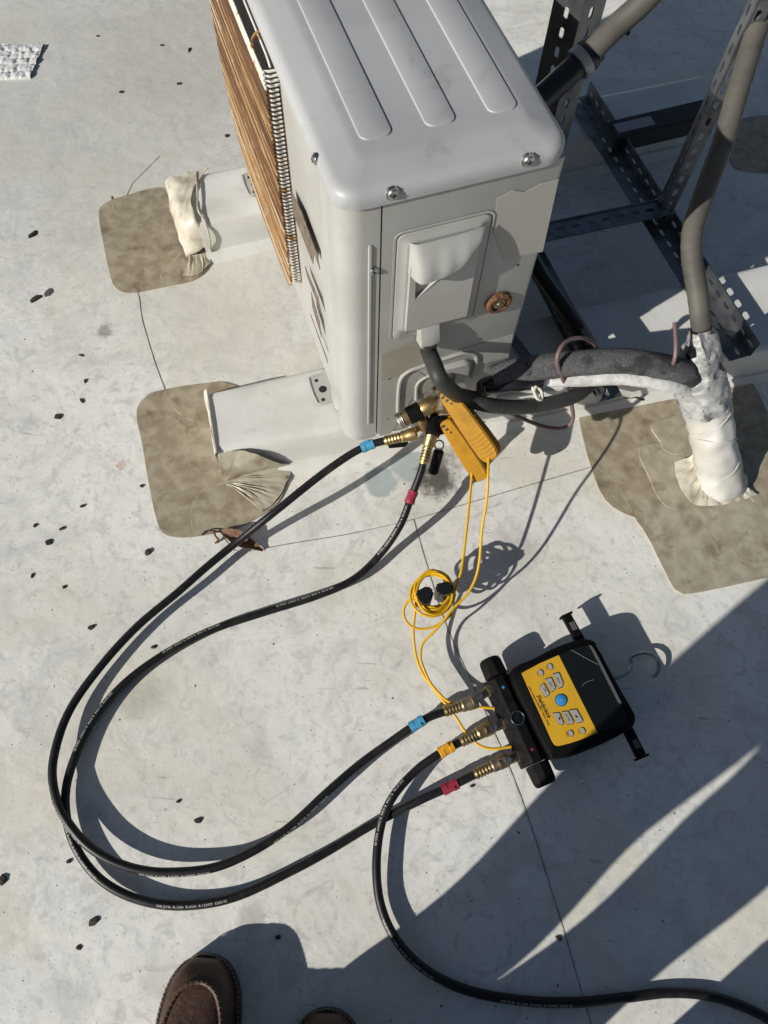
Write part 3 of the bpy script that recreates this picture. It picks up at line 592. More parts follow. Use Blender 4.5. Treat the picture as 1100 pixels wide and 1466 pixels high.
# electrical whip from the cover to the boot
sp = U(x0+.0565, -.014, z0-.010)
wpts = [sp, sp+UZ*-.02+UY*-.003, EP(621, 520, -.045), EP(634, 547, -.075), G(662, 569, .235), G(700, 580, .215), G(745, 583, .20), G(790, 577, .19), G(826, 565, .185), G(850, 546, .18), G(880, 528, .175), G(940, 530, .17), G(990, 545, .17)]
wh = thing('electrical_whip', 'dark grey conduit looping from the electrical cover under the foam line', 'conduit', sp)
fine = resample(spline(wpts, 10), 200)
part('hose', tube(fine, [.0128+.00035*math.sin(i*2.2) for i in range(len(fine))], 14, 1), M_WHIP, wh, True, 60)
# insulated refrigerant line
ln = thing('insulated_line', 'grey foam insulated refrigerant line with a white cracked lower edge', 'insulated pipe', G(850, 520))
lp = [G(706, 542, .21), G(740, 531, .222), (G(790, 524, .232)), G(840, 519, .238), G(895, 517, .238), G(945, 524, .230), G(974, 531, .215), G(994, 541, .190), G(1008, 556, .150)]
fl = resample(spline(lp, 8), 60)
rings = []
for c, t, a, b in frames(fl):
    ring = []
    for k in range(18):
        an = math.radians(-35+250*k/17); q = a*math.sin(an)*.020+b*math.cos(an)*-.0225; ring.append(c+q)
    for k in range(17, -1, -1):
        an = math.radians(-35+250*k/17); q = a*math.sin(an)*.014+b*math.cos(an)*-.0155; ring.append(c+q)
    rings.append(ring)
part('foam_sleeve', wrinkle(loft(rings), .0008, 90), M_FOAM, ln, True, 50)
lp2 = [p+V((0.004, -.017, -.022)) for p in lp[2:8]]
part('painted_edge', wrinkle(tube(lp2, [.009, .0135, .014, .014, .013, .011], 16, 8), .0024, 85), M_PAINTW, ln, True, 60)
part('lower_foam', wrinkle(tube([G(735, 548, .20), G(760, 548, .195), G(800, 545, .195), G(832, 541, .2)], [.014, .018, .018, .012], 14, 6), .002, 80), M_PAINTW, ln, True, 60)
part('black_wrap', wrinkle(tube([G(694, 556, .205), G(712, 553, .208), G(740, 549, .212), G(775, 545, .21)], [.010, .014, .016, .012], 12, 6), .002, 60), M_BTAPE, ln, True, 60)
part('copper_tube', tube([U(.19, -.03, .215), U(.215, -.05, .225), G(690, 548, .215), G(720, 540, .216)], .007, 10, 8), M_BTAPE, ln)
part('copper_tube', tube([U(.15, -.03, .165), U(.20, -.05, .185), G(700, 562, .19), G(740, 556, .195)], .005, 10, 8), M_BRASSD, ln)
cd = thing('white_cord', 'knotted white cord tied round the foam line', 'cord', G(765, 560, .17))
for k, (dx, dz) in enumerate(((0, 0), (5, -.006), (-5, .004))):
    part('cord_loop', tube([G(764+dx, 540, .218), G(768+dx, 556, .208+dz), G(772+dx, 566, .198+dz), G(768+dx, 580, .185), G(764+dx, 588, .175)], .0026, 8, 6), M_CORD, cd)
part('cord_loop', tube([G(767, 553, .214), G(775, 560, .21), G(776, 572, .205), G(769, 570, .21), G(765, 560, .213), G(768, 553, .216)], .0026, 8, 6), M_CORD, cd)
single('thermostat_wire', tube([G(690, 572, .17), G(725, 588, .14), G(750, 600, .12), G(780, 611, .10), G(806, 613, .105), G(820, 602, .125), G(818, 578, .165), G(808, 548, .215), G(798, 520, .258), G(802, 500, .275), G(815, 487, .275), G(835, 484, .265), G(850, 492, .23), G(856, 510, .20)], .0036, 8, 8), M_MAUVE, 'mauve control wire looping over the foam line beside the white cord', 'wire')
single('thermostat_wire', tube([G(878, 541, .205), G(905, 542, .195), G(935, 540, .195), G(955, 532, .215), G(965, 518, .25), G(968, 495, .268), G(966, 462, .28)], .0036, 8, 8), M_MAUVE, 'mauve control wire with an upright free end beside the pipe boot', 'wire')

# ================================================================ SERVICE VALVES AND FITTINGS (parts of the unit)
def rod(p, q, prof, n=16): 
    p, q = V(p), V(q); L = (q-p).length; return lathe(p, q-p, [(t*L, r) for t, r in prof], n)
va = part('service_valve', rod(U(.175, -.004, .235), U(.150, -.058, .215), [(0, .014), (.25, .014), (.25, .010), (.7, .010), (.7, .0135), (1, .0135)], 18), M_BRASSD, unit)
part('valve_bolt', rod(G(616, 552, .24), G(624, 560, .225), [(0, .009), (.5, .009), (.5, .006), (1, .006)], 6), M_STEEL, va)
part('valve_stem', rod(G(640, 560, .215), G(634, 590, .19), [(0, .011), (.2, .0135), (.8, .0135), (1, .011)], 16), M_BRASSD, va)
vb = part('service_valve', rod(U(.165, -.004, .165), U(.135, -.062, .155), [(0, .014), (.3, .014), (.3, .010), (.7, .010), (.7, .013), (1, .013)], 18), M_BLK, unit)
part('valve_cap', rod(G(628, 598, .165), G(637, 618, .145), [(0, .010), (.1, .0125), (.85, .0125), (1, .010)], 12), M_BLK, vb)
ct = thing('core_removal_tool', 'brass valve tool with black hex grip and knurled knob at the service valve', 'valve tool', G(600, 590, .17))
A0, A1 = G(634, 571, .205), G(569, 604, .185)
part('brass_barrel', rod(A0.lerp(A1, .0), A0.lerp(A1, .5), [(0, .009), (.25, .009), (.25, .0125), (.35, .0145), (.9, .0145), (1, .012)], 18), M_BRASS, ct)
part('hex_grip', rod(A0.lerp(A1, .48), A0.lerp(A1, .76), [(0, .0135), (.06, .0155), (.94, .0155), (1, .0135)], 6), M_BLK, ct, False)
part('brass_nut', rod(A0.lerp(A1, .755), A0.lerp(A1, .88), [(0, .0135), (.1, .0145), (.9, .0145), (1, .013)], 8), M_BRASS, ct, False)
part('knurled_knob', rod(A0.lerp(A1, .88), A0.lerp(A1, 1.0), [(0, .0115), (.1, .0145), (.25, .0135), (.4, .0147), (.55, .0135), (.7, .0147), (.85, .0135), (1, .012)], 26), M_STEEL, ct, False)
part('tee_ball', rod(G(602, 594, .172), G(610, 616, .142), [(0, .007), (.2, .0115), (.5, .0135), (.8, .0115), (1, .007)], 16), M_BRASS, ct)
part('stub', tube([G(606, 610, .150), G(596, 615, .147), G(584, 621, .143)], .0055, 10, 5), M_BRASS, ct)
part('stub', tube([G(611, 608, .15), G(617, 618, .145), G(616, 630, .136), G(613, 640, .13)], .0055, 10, 6), M_BRASS, ct)
part('drop_ear', extr([G(557, 640, .125), G(580, 638, .125), G(586, 632, .128), G(572, 633, .128), G(556, 636, .126)], UZ*-.006, .001), M_BLK, ct)
rgp = thing('dangling_cap', 'black valve cap hanging on a steel ring beside the red-sleeved hose', 'valve cap', G(625, 660, .06))
part('chain', tube([G(622, 600, .15), G(625, 615, .14), G(628, 628, .13)], .0016, 6, 5), M_STEEL, rgp)
rp = [G(629, 637, .12)+V((math.cos(a), math.sin(a), math.sin(a)*.3))*.008 for a in [2*math.pi*k/16 for k in range(17)]]
part('ring', tube(rp, .0016, 6, 1), M_STEEL, rgp)
part('cap', rod(G(629, 645, .115), G(620, 677, .075), [(0, .0075), (.05, .0092), (.95, .0092), (1, .0075)], 18), M_BLK, rgp)

# ================================================================ HOSES
def hose(label, pts, sleeves, ends, phase, print_from=0.0, print_to=1.0):
    o = thing('refrigerant_hose', label, 'hose', V((pts[len(pts)//2][0], pts[len(pts)//2][1], 0)), group='refrigerant hoses')
    f = resample(spline(pts, 10), 260); RAD = .0069
    f = [p+V((noise.noise(p*9), noise.noise(p*9+V((5, 3, 1))), 0))*.0022*min(1, k/25, (len(f)-1-k)/25) for k, p in enumerate(f)]
    part('hose', tube(f, RAD, 14, 1), M_HOSE, o, True, 60)
    d = [0.0]
    for i in range(1, len(f)): d.append(d[-1]+(f[i]-f[i-1]).length)
    fr = frames(f)
    def at(s):
        k = 0; s = min(max(s, 0), d[-1]-1e-5)
        lo_, hi_ = 0, len(d)-1
        while hi_-lo_ > 1:
            mid = (lo_+hi_)//2
            if d[mid] <= s: lo_ = mid
            else: hi_ = mid
        t = (s-d[lo_])/(d[lo_+1]-d[lo_]); c = f[lo_].lerp(f[lo_+1], t); tg = fr[lo_][1].lerp(fr[lo_+1][1], t).normalized()
        side = UZ.cross(tg).normalized(); nrm = tg.cross(side); return c, tg, side, nrm
    for s, m, L in sleeves:
        s = s if s >= 0 else d[-1]+s; c, tg, side, nrm = at(s)
        sl_ = part('sleeve', lathe(c-tg*L/2, tg, [(0, RAD+.0008), (.0005, RAD+.0022), (L*.32, RAD+.0024), (L*.34, RAD+.0017), (L*.66, RAD+.0017), (L*.68, RAD+.0024), (L-.0005, RAD+.0022), (L, RAD+.0008)], 18), m, o)
        part('sleeve_clip', box(c+nrm*(RAD+.0016)-side*.004, (tg, side, nrm), (L*.5, .006, .003), .0008), m, sl_)
    for s0, sgn in ends:                                       # crimped brass ferrule and nut
        s = s0 if s0 >= 0 else d[-1]+s0; c, tg, side, nrm = at(s); tg = tg*sgn
        prof = [(0, RAD+.0004)]
        for k in range(5): prof += [(.002+k*.0055, RAD+.0006), (.004+k*.0055, RAD+.0022), (.006+k*.0055, RAD+.0022), (.007+k*.0055, RAD+.0006)]
        fe = part('ferrule', lathe(c, tg, prof+[(.031, RAD+.001), (.031, .0065)], 18), M_BRASS, o, True, 50)
        part('nut', lathe(c+tg*.030, tg, [(0, .0085), (.003, .0105), (.012, .0105), (.014, .0115), (.026, .0115), (.029, .0095)], 14), M_BRASS if s0 >= 0 else M_BRASSD, fe)
    lines = []; s = phase*.05+d[-1]*print_from
    while s < d[-1]*print_to-.22:
        def fn(v, s=s):
            c, tg, side, nrm = at(s+v.x); a = (v.y-.002)/RAD; return c+(side*math.sin(a-phase)+nrm*math.cos(a-phase))*(RAD+.00012+v.z)
        lines.append(text_vf('SAE J2196  R-134A  R-410A  R-1234YF  S26G 02', .0052, (0, 0, 0), (1, 0, 0), (0, 1, 0), .00006, fn=fn)); s += .205
    if lines: part('print', join(*lines), M_PRINT, o, False, kind='stuff')
    return o
hz = lambda L: [G(*p) for p in L]
hose('long black hose with blue sleeves looping from the valve tool to the gauge', hz([(578, 624, 0.1420), (556, 630, 0.1390), (530, 637, 0.1320), (500, 652, 0.1220), (450, 688, 0.1020), (390, 735, 0.0800), (330, 783, 0.0372), (260, 843, 0.0288), (195, 898, 0.0240), (138, 962, 0.0216), (98, 1020, 0.0216), (79, 1075, 0.0240), (77, 1120, 0.0258), (92, 1168, 0.0264), (128, 1212, 0.0258), (185, 1240, 0.0246), (250, 1248, 0.0240), (320, 1237, 0.0240), (400, 1195, 0.0240), (470, 1133, 0.0240), (530, 1082, 0.0240), (600, 1034, 0.0400), (640, 1018, 0.0400), (660, 1011, 0.0400), (682, 1002, 0.0400)]),
     [(.065, M_BLUE, .024), (-.105, M_BLUE, .026)], [(.0351, -1), (-.058, 1)], .9, .12, .9)
hose('long black hose with red sleeves looping from the valve tool to the gauge', hz([(613, 636, 0.1310), (610, 650, 0.1250), (603, 676, 0.1080), (596, 695, 0.0940), (588, 715, 0.0800), (572, 755, 0.0600), (545, 795, 0.0276), (505, 830, 0.0216), (450, 855, 0.0168), (375, 878, 0.0132), (300, 904, 0.0120), (230, 940, 0.0120), (170, 987, 0.0126), (124, 1048, 0.0138), (100, 1108, 0.0150), (95, 1160, 0.0156), (107, 1210, 0.0156), (142, 1256, 0.0144), (195, 1285, 0.0132), (262, 1296, 0.0120), (340, 1282, 0.0120), (430, 1240, 0.0120), (530, 1183, 0.0132), (600, 1146, 0.0280), (645, 1126, 0.0320), (675, 1111, 0.0360), (695, 1102, 0.0380), (722, 1091, 0.0400)]),
     [(.098, M_RED, .024), (-.094, M_RED, .027)], [(.0351, -1), (-.052, 1)], .25, .06, .9)
hose('black hose with a yellow sleeve curving from the gauge across the shadow', hz([(698, 1048, 0.0400), (678, 1056, 0.0400), (660, 1062, 0.0400), (628, 1079, 0.0400), (595, 1102, 0.0320), (564, 1138, 0.0328), (546, 1180, 0.0246), (539, 1235, 0.0216), (546, 1295, 0.0168), (570, 1347, 0.0160), (612, 1390, 0.0130), (672, 1419, 0.0090), (750, 1433, 0.0080), (830, 1435, 0.0080), (900, 1428, 0.0080), (955, 1421, 0.0080), (1010, 1424, 0.0080), (1060, 1439, 0.0080), (1105, 1463, 0.0080), (1160, 1510, 0.0080), (1210, 1580, 0.0080)]),
     [(.073, M_YEL, .026)], [(.048, -1)], .5, .12, .85)

# ================================================================ MANIFOLD GAUGE
ga = thing('manifold_gauge', 'black digital manifold gauge with a yellow keypad face', 'gauge', G(820, 1010))
z5 = lambda pts, z: [G(680+.25455*x, 860+.25455*y, z) for x, y in pts]      # outline traced at 1/4 px, placed at its own height
GT = .064
outl = [(196, 402), (330, 318), (440, 260), (560, 216), (630, 206), (672, 218), (700, 262), (800, 450), (892, 610), (912, 655), (903, 700), (868, 730), (740, 798), (600, 856), (520, 876), (440, 886), (412, 866), (300, 650)]
def scaled(pts, f):
    cx = sum(p[0] for p in pts)/len(pts); cy = sum(p[1] for p in pts)/len(pts); return [(cx+(x-cx)*f, cy+(y-cy)*f) for x, y in pts]
rings = [smooth_poly([V((q.x, q.y, z)) for q in z5(scaled(outl, f), GT)], 4) for z, f in ((.010, .93), (.014, .97), (.024, .985), (.050, .992), (.058, .985), (GT-.001, .968), (GT, .955))]
body = part('body', loft(rings), M_RUB, ga, True, 50)
face = [(262, 408), (366, 352), (472, 306), (690, 742), (600, 780), (530, 803), (468, 818), (448, 812), (434, 792)]
fp = part('keypad_face', extr(z5(face, GT), UZ*.0011, .0004), M_FACE, ga, False)
scr = part('screen', extr(z5([(473, 305), (540, 274), (632, 250), (650, 256), (668, 282), (862, 664), (856, 682), (800, 706), (692, 741)], GT), UZ*.0013, .0004), M_LCD, ga, False)
part('bezel_highlight', extr(z5([(640, 250), (656, 252), (676, 280), (826, 575), (818, 584), (805, 572), (655, 274)], GT+.0014), UZ*.001, .0003), M_BEZ, scr, False)  # grey strip paints the bezel's highlight along the right of the screen
z4 = lambda pts, z: [G(740+.16364*x, 920+.16364*y, z) for x, y in pts]
KX = (z4([(285, 670)], GT)[0]-z4([(175, 465)], GT)[0]).normalized(); KY = UZ.cross(KX).normalized()
FZ = GT+.0011
def key(pts, m=M_KEY, zz=.0016, n=0):
    p = z4(pts, FZ); p = smooth_poly(p, n) if n else p
    b_ = part('key_surround', extr([q+(q-sum(p, V())/len(p))*.10 for q in p], UZ*.0004), M_INK, fp, False)
    return part('key', extr(p, UZ*zz, .0005), m, fp, True)
def ktxt(s, pts, size, zz=.0017, al='CENTER', name='legend', m=M_INK, parent=None, shear=0.0, z=None):
    o = z4(pts, FZ+zz if z is None else z)[0]; return part(name, text_vf(s, size, o, KX, KY, .00008, al, shear), m, parent or fp, False)
for pts, s, c in (([(320, 277), (368, 263), (404, 350), (400, 386), (366, 399)], 'MENU', (357, 332)), ([(252, 321), (300, 305), (340, 395), (330, 412), (305, 429)], 'VIEW', (291, 368)), ([(205, 385), (234, 356), (285, 446), (278, 458), (246, 477), (206, 405)], 'OK', (239, 416)), ([(399, 606), (446, 600), (498, 697), (488, 709), (446, 714)], 'ENTER', (440, 658))):
    key(pts); ktxt(s, [c], .0042 if len(s) > 2 else .0048)
for pts, tri in (([(320, 619), (370, 613), (410, 706), (402, 718), (366, 711)], [(384, 650), (362, 658), (376, 682)]), ([(464, 591), (521, 583), (578, 686), (568, 695), (526, 701)], [(509, 632), (519, 658), (538, 650)])):
    key(pts); part('arrow', extr(z4(tri, FZ+.0017), UZ*.0002), M_INK, fp, False)
for cx, cy in ((293, 210), (210, 262), (473, 793), (576, 770)):
    ux, uy = .50, .86
    p = [(cx+(ux*a_-uy*b_)*1.0, cy+(uy*a_+ux*b_)) for a_, b_ in [(math.cos(t)*31, math.sin(t)*18) for t in [2*math.pi*k/14 for k in range(14)]]]
    key(p)
for s, c in (('TEST', (258, 222)), ('HOLD', (178, 275)), ('ZERO', (436, 806)), ('LIGHT', (540, 782))): ktxt(s, [c], .0030, .0001)
ktxt('Refrigerant', [(272, 215)], .0022, .0001); ktxt('Pressure', [(448, 800)], .0022, .0001)
cc = z4([(388, 503)], FZ)[0]
part('key_surround', lathe(cc, UZ, [(0, .0099), (.0004, .0099)], 28), M_INK, fp); bk = part('power_key', lathe(cc, UZ, [(0, .0088), (.0018, .0086), (.0024, .007), (.0024, .0001)], 28), M_KEYB, fp)
pr_ = [cc+UZ*.0026+(KX*math.cos(a)+KY*math.sin(a))*.0017 for a in [math.radians(125+290*k/12) for k in range(13)]]
part('power_mark', join(tube(pr_, .00028, 6, 1), box(cc+UZ*.0026+KY*.0013, (KX, KY, UZ), (.0005, .0022, .0005))), M_KEY, bk, False)
part('lettering', text_vf('Fieldpiece', .0096, z4([(170, 466)], FZ+.0001)[0], KX, KY, .00008, 'LEFT', .18, bold=.00022), M_INK, fp, False)
vs_, fs_ = text_vf('SMAN Refrigerant Manifold + Micron Gauge', .0037, z4([(100, 388)], FZ+.0001)[0], KX, KY, .00008, bold=.00008); part('lettering', (vs_, fs_), M_INK, fp, False)
for s, c, sz in (('250', (440, 130), .013), ('-15', (690, 640), .011), ('75.1', (770, 520), .011), ('320', (640, 660), .009), ('238', (430, 180), .009)):
    part('lcd_digits', text_vf(s, sz, z4([c], GT+.0014)[0], KX, KY, .00005, 'LEFT', .1), M_LCDT, scr, False)
for pts_ in ([(476, 66), (560, 110), (640, 155), (708, 190)], [(570, 380), (610, 345), (670, 325)]):
    part('screen_scratch', tube([z4([p_], GT+.0015)[0] for p_ in pts_], .00022, 5, 4), M_KEY, scr)
part('lettering', text_vf('R-410A', .004, z4([(690, 20)], GT+.0003)[0], KX, KY, .00008), M_BEZ, body, False)
# valve bar
BX = KX; BY = KY
b0, b1 = z5([(125, 432)], .040)[0], z5([(345, 912)], .040)[0]; BX = (b1-b0).normalized(); BY = UZ.cross(BX)
prof2 = [(-.020, .006), (-.021, .03), (-.017, .046), (-.008, .056), (.006, .057), (.016, .050), (.019, .03), (.019, .006)]
bar = part('valve_bar', loft([[b0.lerp(b1, t)+BY*(y*f)+UZ*((z_-.03)*f+.03-.040) for y, z_ in prof2] for t, f in ((0, .93), (.012, 1), (.988, 1), (1, .93))]), M_BLK, ga, True, 30)
part('end_knob', rod(b0-BX*.001, b0-BX*.034, [(0, .017), (.03, .0195), (.8, .0185), (.95, .0165), (1, .013)], 10), M_BLK, bar, False)
part('end_knob', rod(b1+BX*.001, b1+BX*.036, [(0, .017), (.03, .0195), (.8, .0185), (.95, .0165), (1, .013)], 10), M_BLK, bar, False)
sg = z5([(240, 660)], .0565)[0]
part('sight_glass', lathe(sg, UZ, [(-.004, .0125), (.0012, .0125), (.002, .011), (.002, .009), (.0002, .0085), (.0002, .0001)], 28), M_LCD, bar); part('sight_ring', tube([sg+UZ*.0016+(V((math.cos(a), math.sin(a), 0)))*.0108 for a in [2*math.pi*k/28 for k in range(29)]], .0009, 6, 1), M_CHROME, bar)
for p_, m in (((160, 487), M_KEYB), ((322, 836), M_RED)): part('marker', lathe(z5([p_], .0572)[0], UZ, [(-.001, .0022), (.0004, .0022)], 12), m, bar)
for p_, q_ in (((24, 540), (80, 505)), ((104, 714), (165, 690)), ((184, 899), (250, 870))):
    a_, b_ = z5([p_], .044)[0], z5([q_], .040)[0]
    po = part('port', rod(b_+ (b_-a_).normalized()*.01, a_-(b_-a_).normalized()*.016, [(0, .009), (.3, .009), (.3, .0075), (1, .0075)], 12), M_BRASSD, bar)
    part('port_stem', lathe(a_+UZ*.004, UZ, [(0, .0052), (.006, .0052), (.006, .003), (.0055, .0001)], 14), M_STEEL, po)
# strap lugs with flared ends
for c0, c1, lz in (((582, 208), (515, 88), .036), ((868, 742), (935, 876), .036)):
    a_, b_ = z5([c0], lz)[0], z5([c1], lz)[0]; X = (b_-a_).normalized(); Y = UZ.cross(X); L = (b_-a_).length
    lg = part('strap_lug', join(box(a_+X*(L/2-.004), (X, Y, UZ), (L+.010, .0155, .014), .002), box(a_+X*(L+.0015), (X, Y, UZ), (.0035, .024, .020), .0016)), M_BLK, ga)
    part('lug_plate', box(a_+X*L*.50+UZ*.0072, (X, Y, UZ), (L*.36, .0095, .0012), .0004), M_BEZ, lg)
part('hook', tube([G(878, 973, .03), G(888, 969, .028), G(898, 963, .024), G(905, 953, .020), G(903, 943, .018), G(910, 938, .018), G(922, 935, .018), G(934, 938, .018), G(942, 946, .018), G(943, 958, .018), G(939, 967, .018), G(935, 969, .018)], .0030, 10, 8), M_CHROME, ga)

# ================================================================ PIPE CLAMPS AND CABLE
def clamp(label, spine, wid, zlist, second, name='pipe_clamp', ridge_side=1):
    """spine: pixel line from jaw to handle end at given heights"""
    a_, b_ = G(*spine[0], zlist[0]), G(*spine[1], zlist[1]); X = (b_-a_).normalized(); L = (b_-a_).length
    view = (V((0, 0, CAM_H))-(a_+b_)/2).normalized(); N_ = (view-X*view.dot(X)).normalized(); N_ = (N_*.9+UX*-.25).normalized(); N_ = (N_-X*N_.dot(X)).normalized(); Y = N_.cross(X)
    o = thing(name, label, 'pipe clamp', b_, group='yellow pipe clamps')
    def arm(off, tilt, wf):
        Xr = (X*math.cos(tilt)-N_*math.sin(tilt)).normalized(); Nr = (N_*math.cos(tilt)+X*math.sin(tilt)).normalized()
        pr = []
        for t, w_ in ((0, .55), (.02, .72), (.10, .80), (.35, .92), (.70, 1.0), (.90, .98), (.97, .82), (1.0, .5)): pr.append((t*L, w_*wid*wf))
        poly = [(x, y/2) for x, y in pr]+[(x, -y/2) for x, y in reversed(pr)]
        base = a_+N_*off
        vf = extr([base+Xr*x+Y*y-Nr*.006 for x, y in poly], Nr*.012, .0032, 3)
        return vf, base, Xr, Nr
    vf, base, Xr, Nr = arm(0, 0.0, 1.0); t_ = part('upper_arm', vf, M_CLAMP, o, True, 50)
    for k in range(6):
        x = L*(.66+.052*k); part('grip_ridge', tube([base+Xr*x-Y*wid*.40+Nr*.0058, base+Xr*(x+.001)+Nr*.0066, base+Xr*x+Y*wid*.40+Nr*.0058], .0011, 6, 4), M_CLAMP, t_)
    part('lettering', text_vf('Fieldpiece', .0125, base+Xr*L*.14-Y*.002+Nr*.0060, Xr, Nr.cross(Xr), .0003), M_CLAMP, t_, False)
    for k in range(3):
        part('jaw_slot', box(base+Xr*(L*.05+.008*k)-Y*(wid*.22-.003*k)+Nr*.0060, (Xr, Y, Nr), (.004, .007-.002*k, .0008)), M_INK, t_, False)
    vf, base2, Xr2, Nr2 = arm(-.020, second, .96); u_ = part('lower_arm', vf, M_CLAMP, o, True, 50)
    for k in range(5):
        x = L*(.66+.055*k); part('grip_ridge', tube([base2+Xr2*x-Y*wid*.40+Nr2*.0058, base2+Xr2*x+Y*wid*.40+Nr2*.0058], .0011, 6, 2), M_CLAMP, u_)
    part('hinge_pin', rod(base+Xr*L*.42-Y*wid*.52-Nr*.011, base+Xr*L*.42+Y*wid*.52-Nr*.011, [(0, .004), (1, .004)], 12), M_STEEL, o)
    part('spring_block', box(base+Xr*L*.42-Nr*.011, (Xr, Y, Nr), (.02, wid*.6, .012), .002), M_CLAMP, o)
    return o, b_
clamp('big yellow pipe clamp gripping the upper line by the service valve', ((637, 560), (706, 658)), .033, (.245, .195), .16)
clamp('yellow pipe clamp hanging lower, half hidden behind the big clamp', ((637, 602), (691, 686)), .030, (.175, .105), .12)
cs = thing('clamp_cables', 'thin yellow clamp cables gathered in a small coil with black ties', 'cable', G(622, 848))
# two runs and the tied coil
part('cable', tube(hz([(676, 676, .115), (674, 700, .108), (668, 760, .095), (661, 815, .082), (656, 830, .078), (650, 850, .072)]), .0023, 8, 8), M_CABLE, cs)
part('cable', tube(hz([(700, 652, .200), (699, 680, .193), (697, 715, .17), (690, 760, .135), (687, 800, .108), (681, 828, .092), (668, 852, .08), (648, 872, .072), (636, 888, .066), (620, 906, .058), (606, 920, .05), (602, 938, .044), (606, 955, .040), (618, 980, .036), (640, 1003, .036), (660, 1010, .036), (682, 1012, .036), (708, 1014, .038)]), .0023, 8, 8), M_CABLE, cs)
part('cable', tube(hz([(596, 855, .070), (583, 862, .064), (578, 876, .058), (582, 890, .054), (594, 899, .052), (612, 900, .052), (632, 892, .056), (648, 878, .062)]), .0023, 8, 8), M_CABLE, cs)
part('cable', tube(hz([(597, 854, .070), (594, 880, .058), (592, 905, .05), (595, 935, .04), (604, 962, .036), (620, 985, .034), (640, 1010, .032), (655, 1030, .032), (668, 1050, .034), (685, 1066, .036), (705, 1072, .038), (732, 1069, .040)]), .0023, 8, 8), M_CABLE, cs)
random.seed(11)
turns = []
for k in range(7):
    cx, cy = 622+random.uniform(-4, 4), 849+random.uniform(-4, 4); rx, ry = 22+random.uniform(-2, 9), 25+random.uniform(-2, 8); z = .052+.0048*k; ph = random.uniform(0, 6)
    for j in range(12):
        a = 2*math.pi*j/12; turns.append(G(cx+rx*math.cos(a), cy+ry*math.sin(a), z+.0048*j/12+.004*math.sin(a*2+ph)))
part('coil', tube(turns, .0023, 8, 4), M_CABLE, cs)
for pts in ([(594, 848), (612, 838), (622, 846), (617, 862), (606, 866)], [(623, 838), (632, 833), (648, 835), (650, 848), (633, 852), (627, 850)]):
    q = [G(x, y, .092) for x, y in pts]; part('hook_and_loop_tie', extr([p-UZ*.047 for p in q], UZ*.050, .003), M_BTAPE, cs, True, 50)

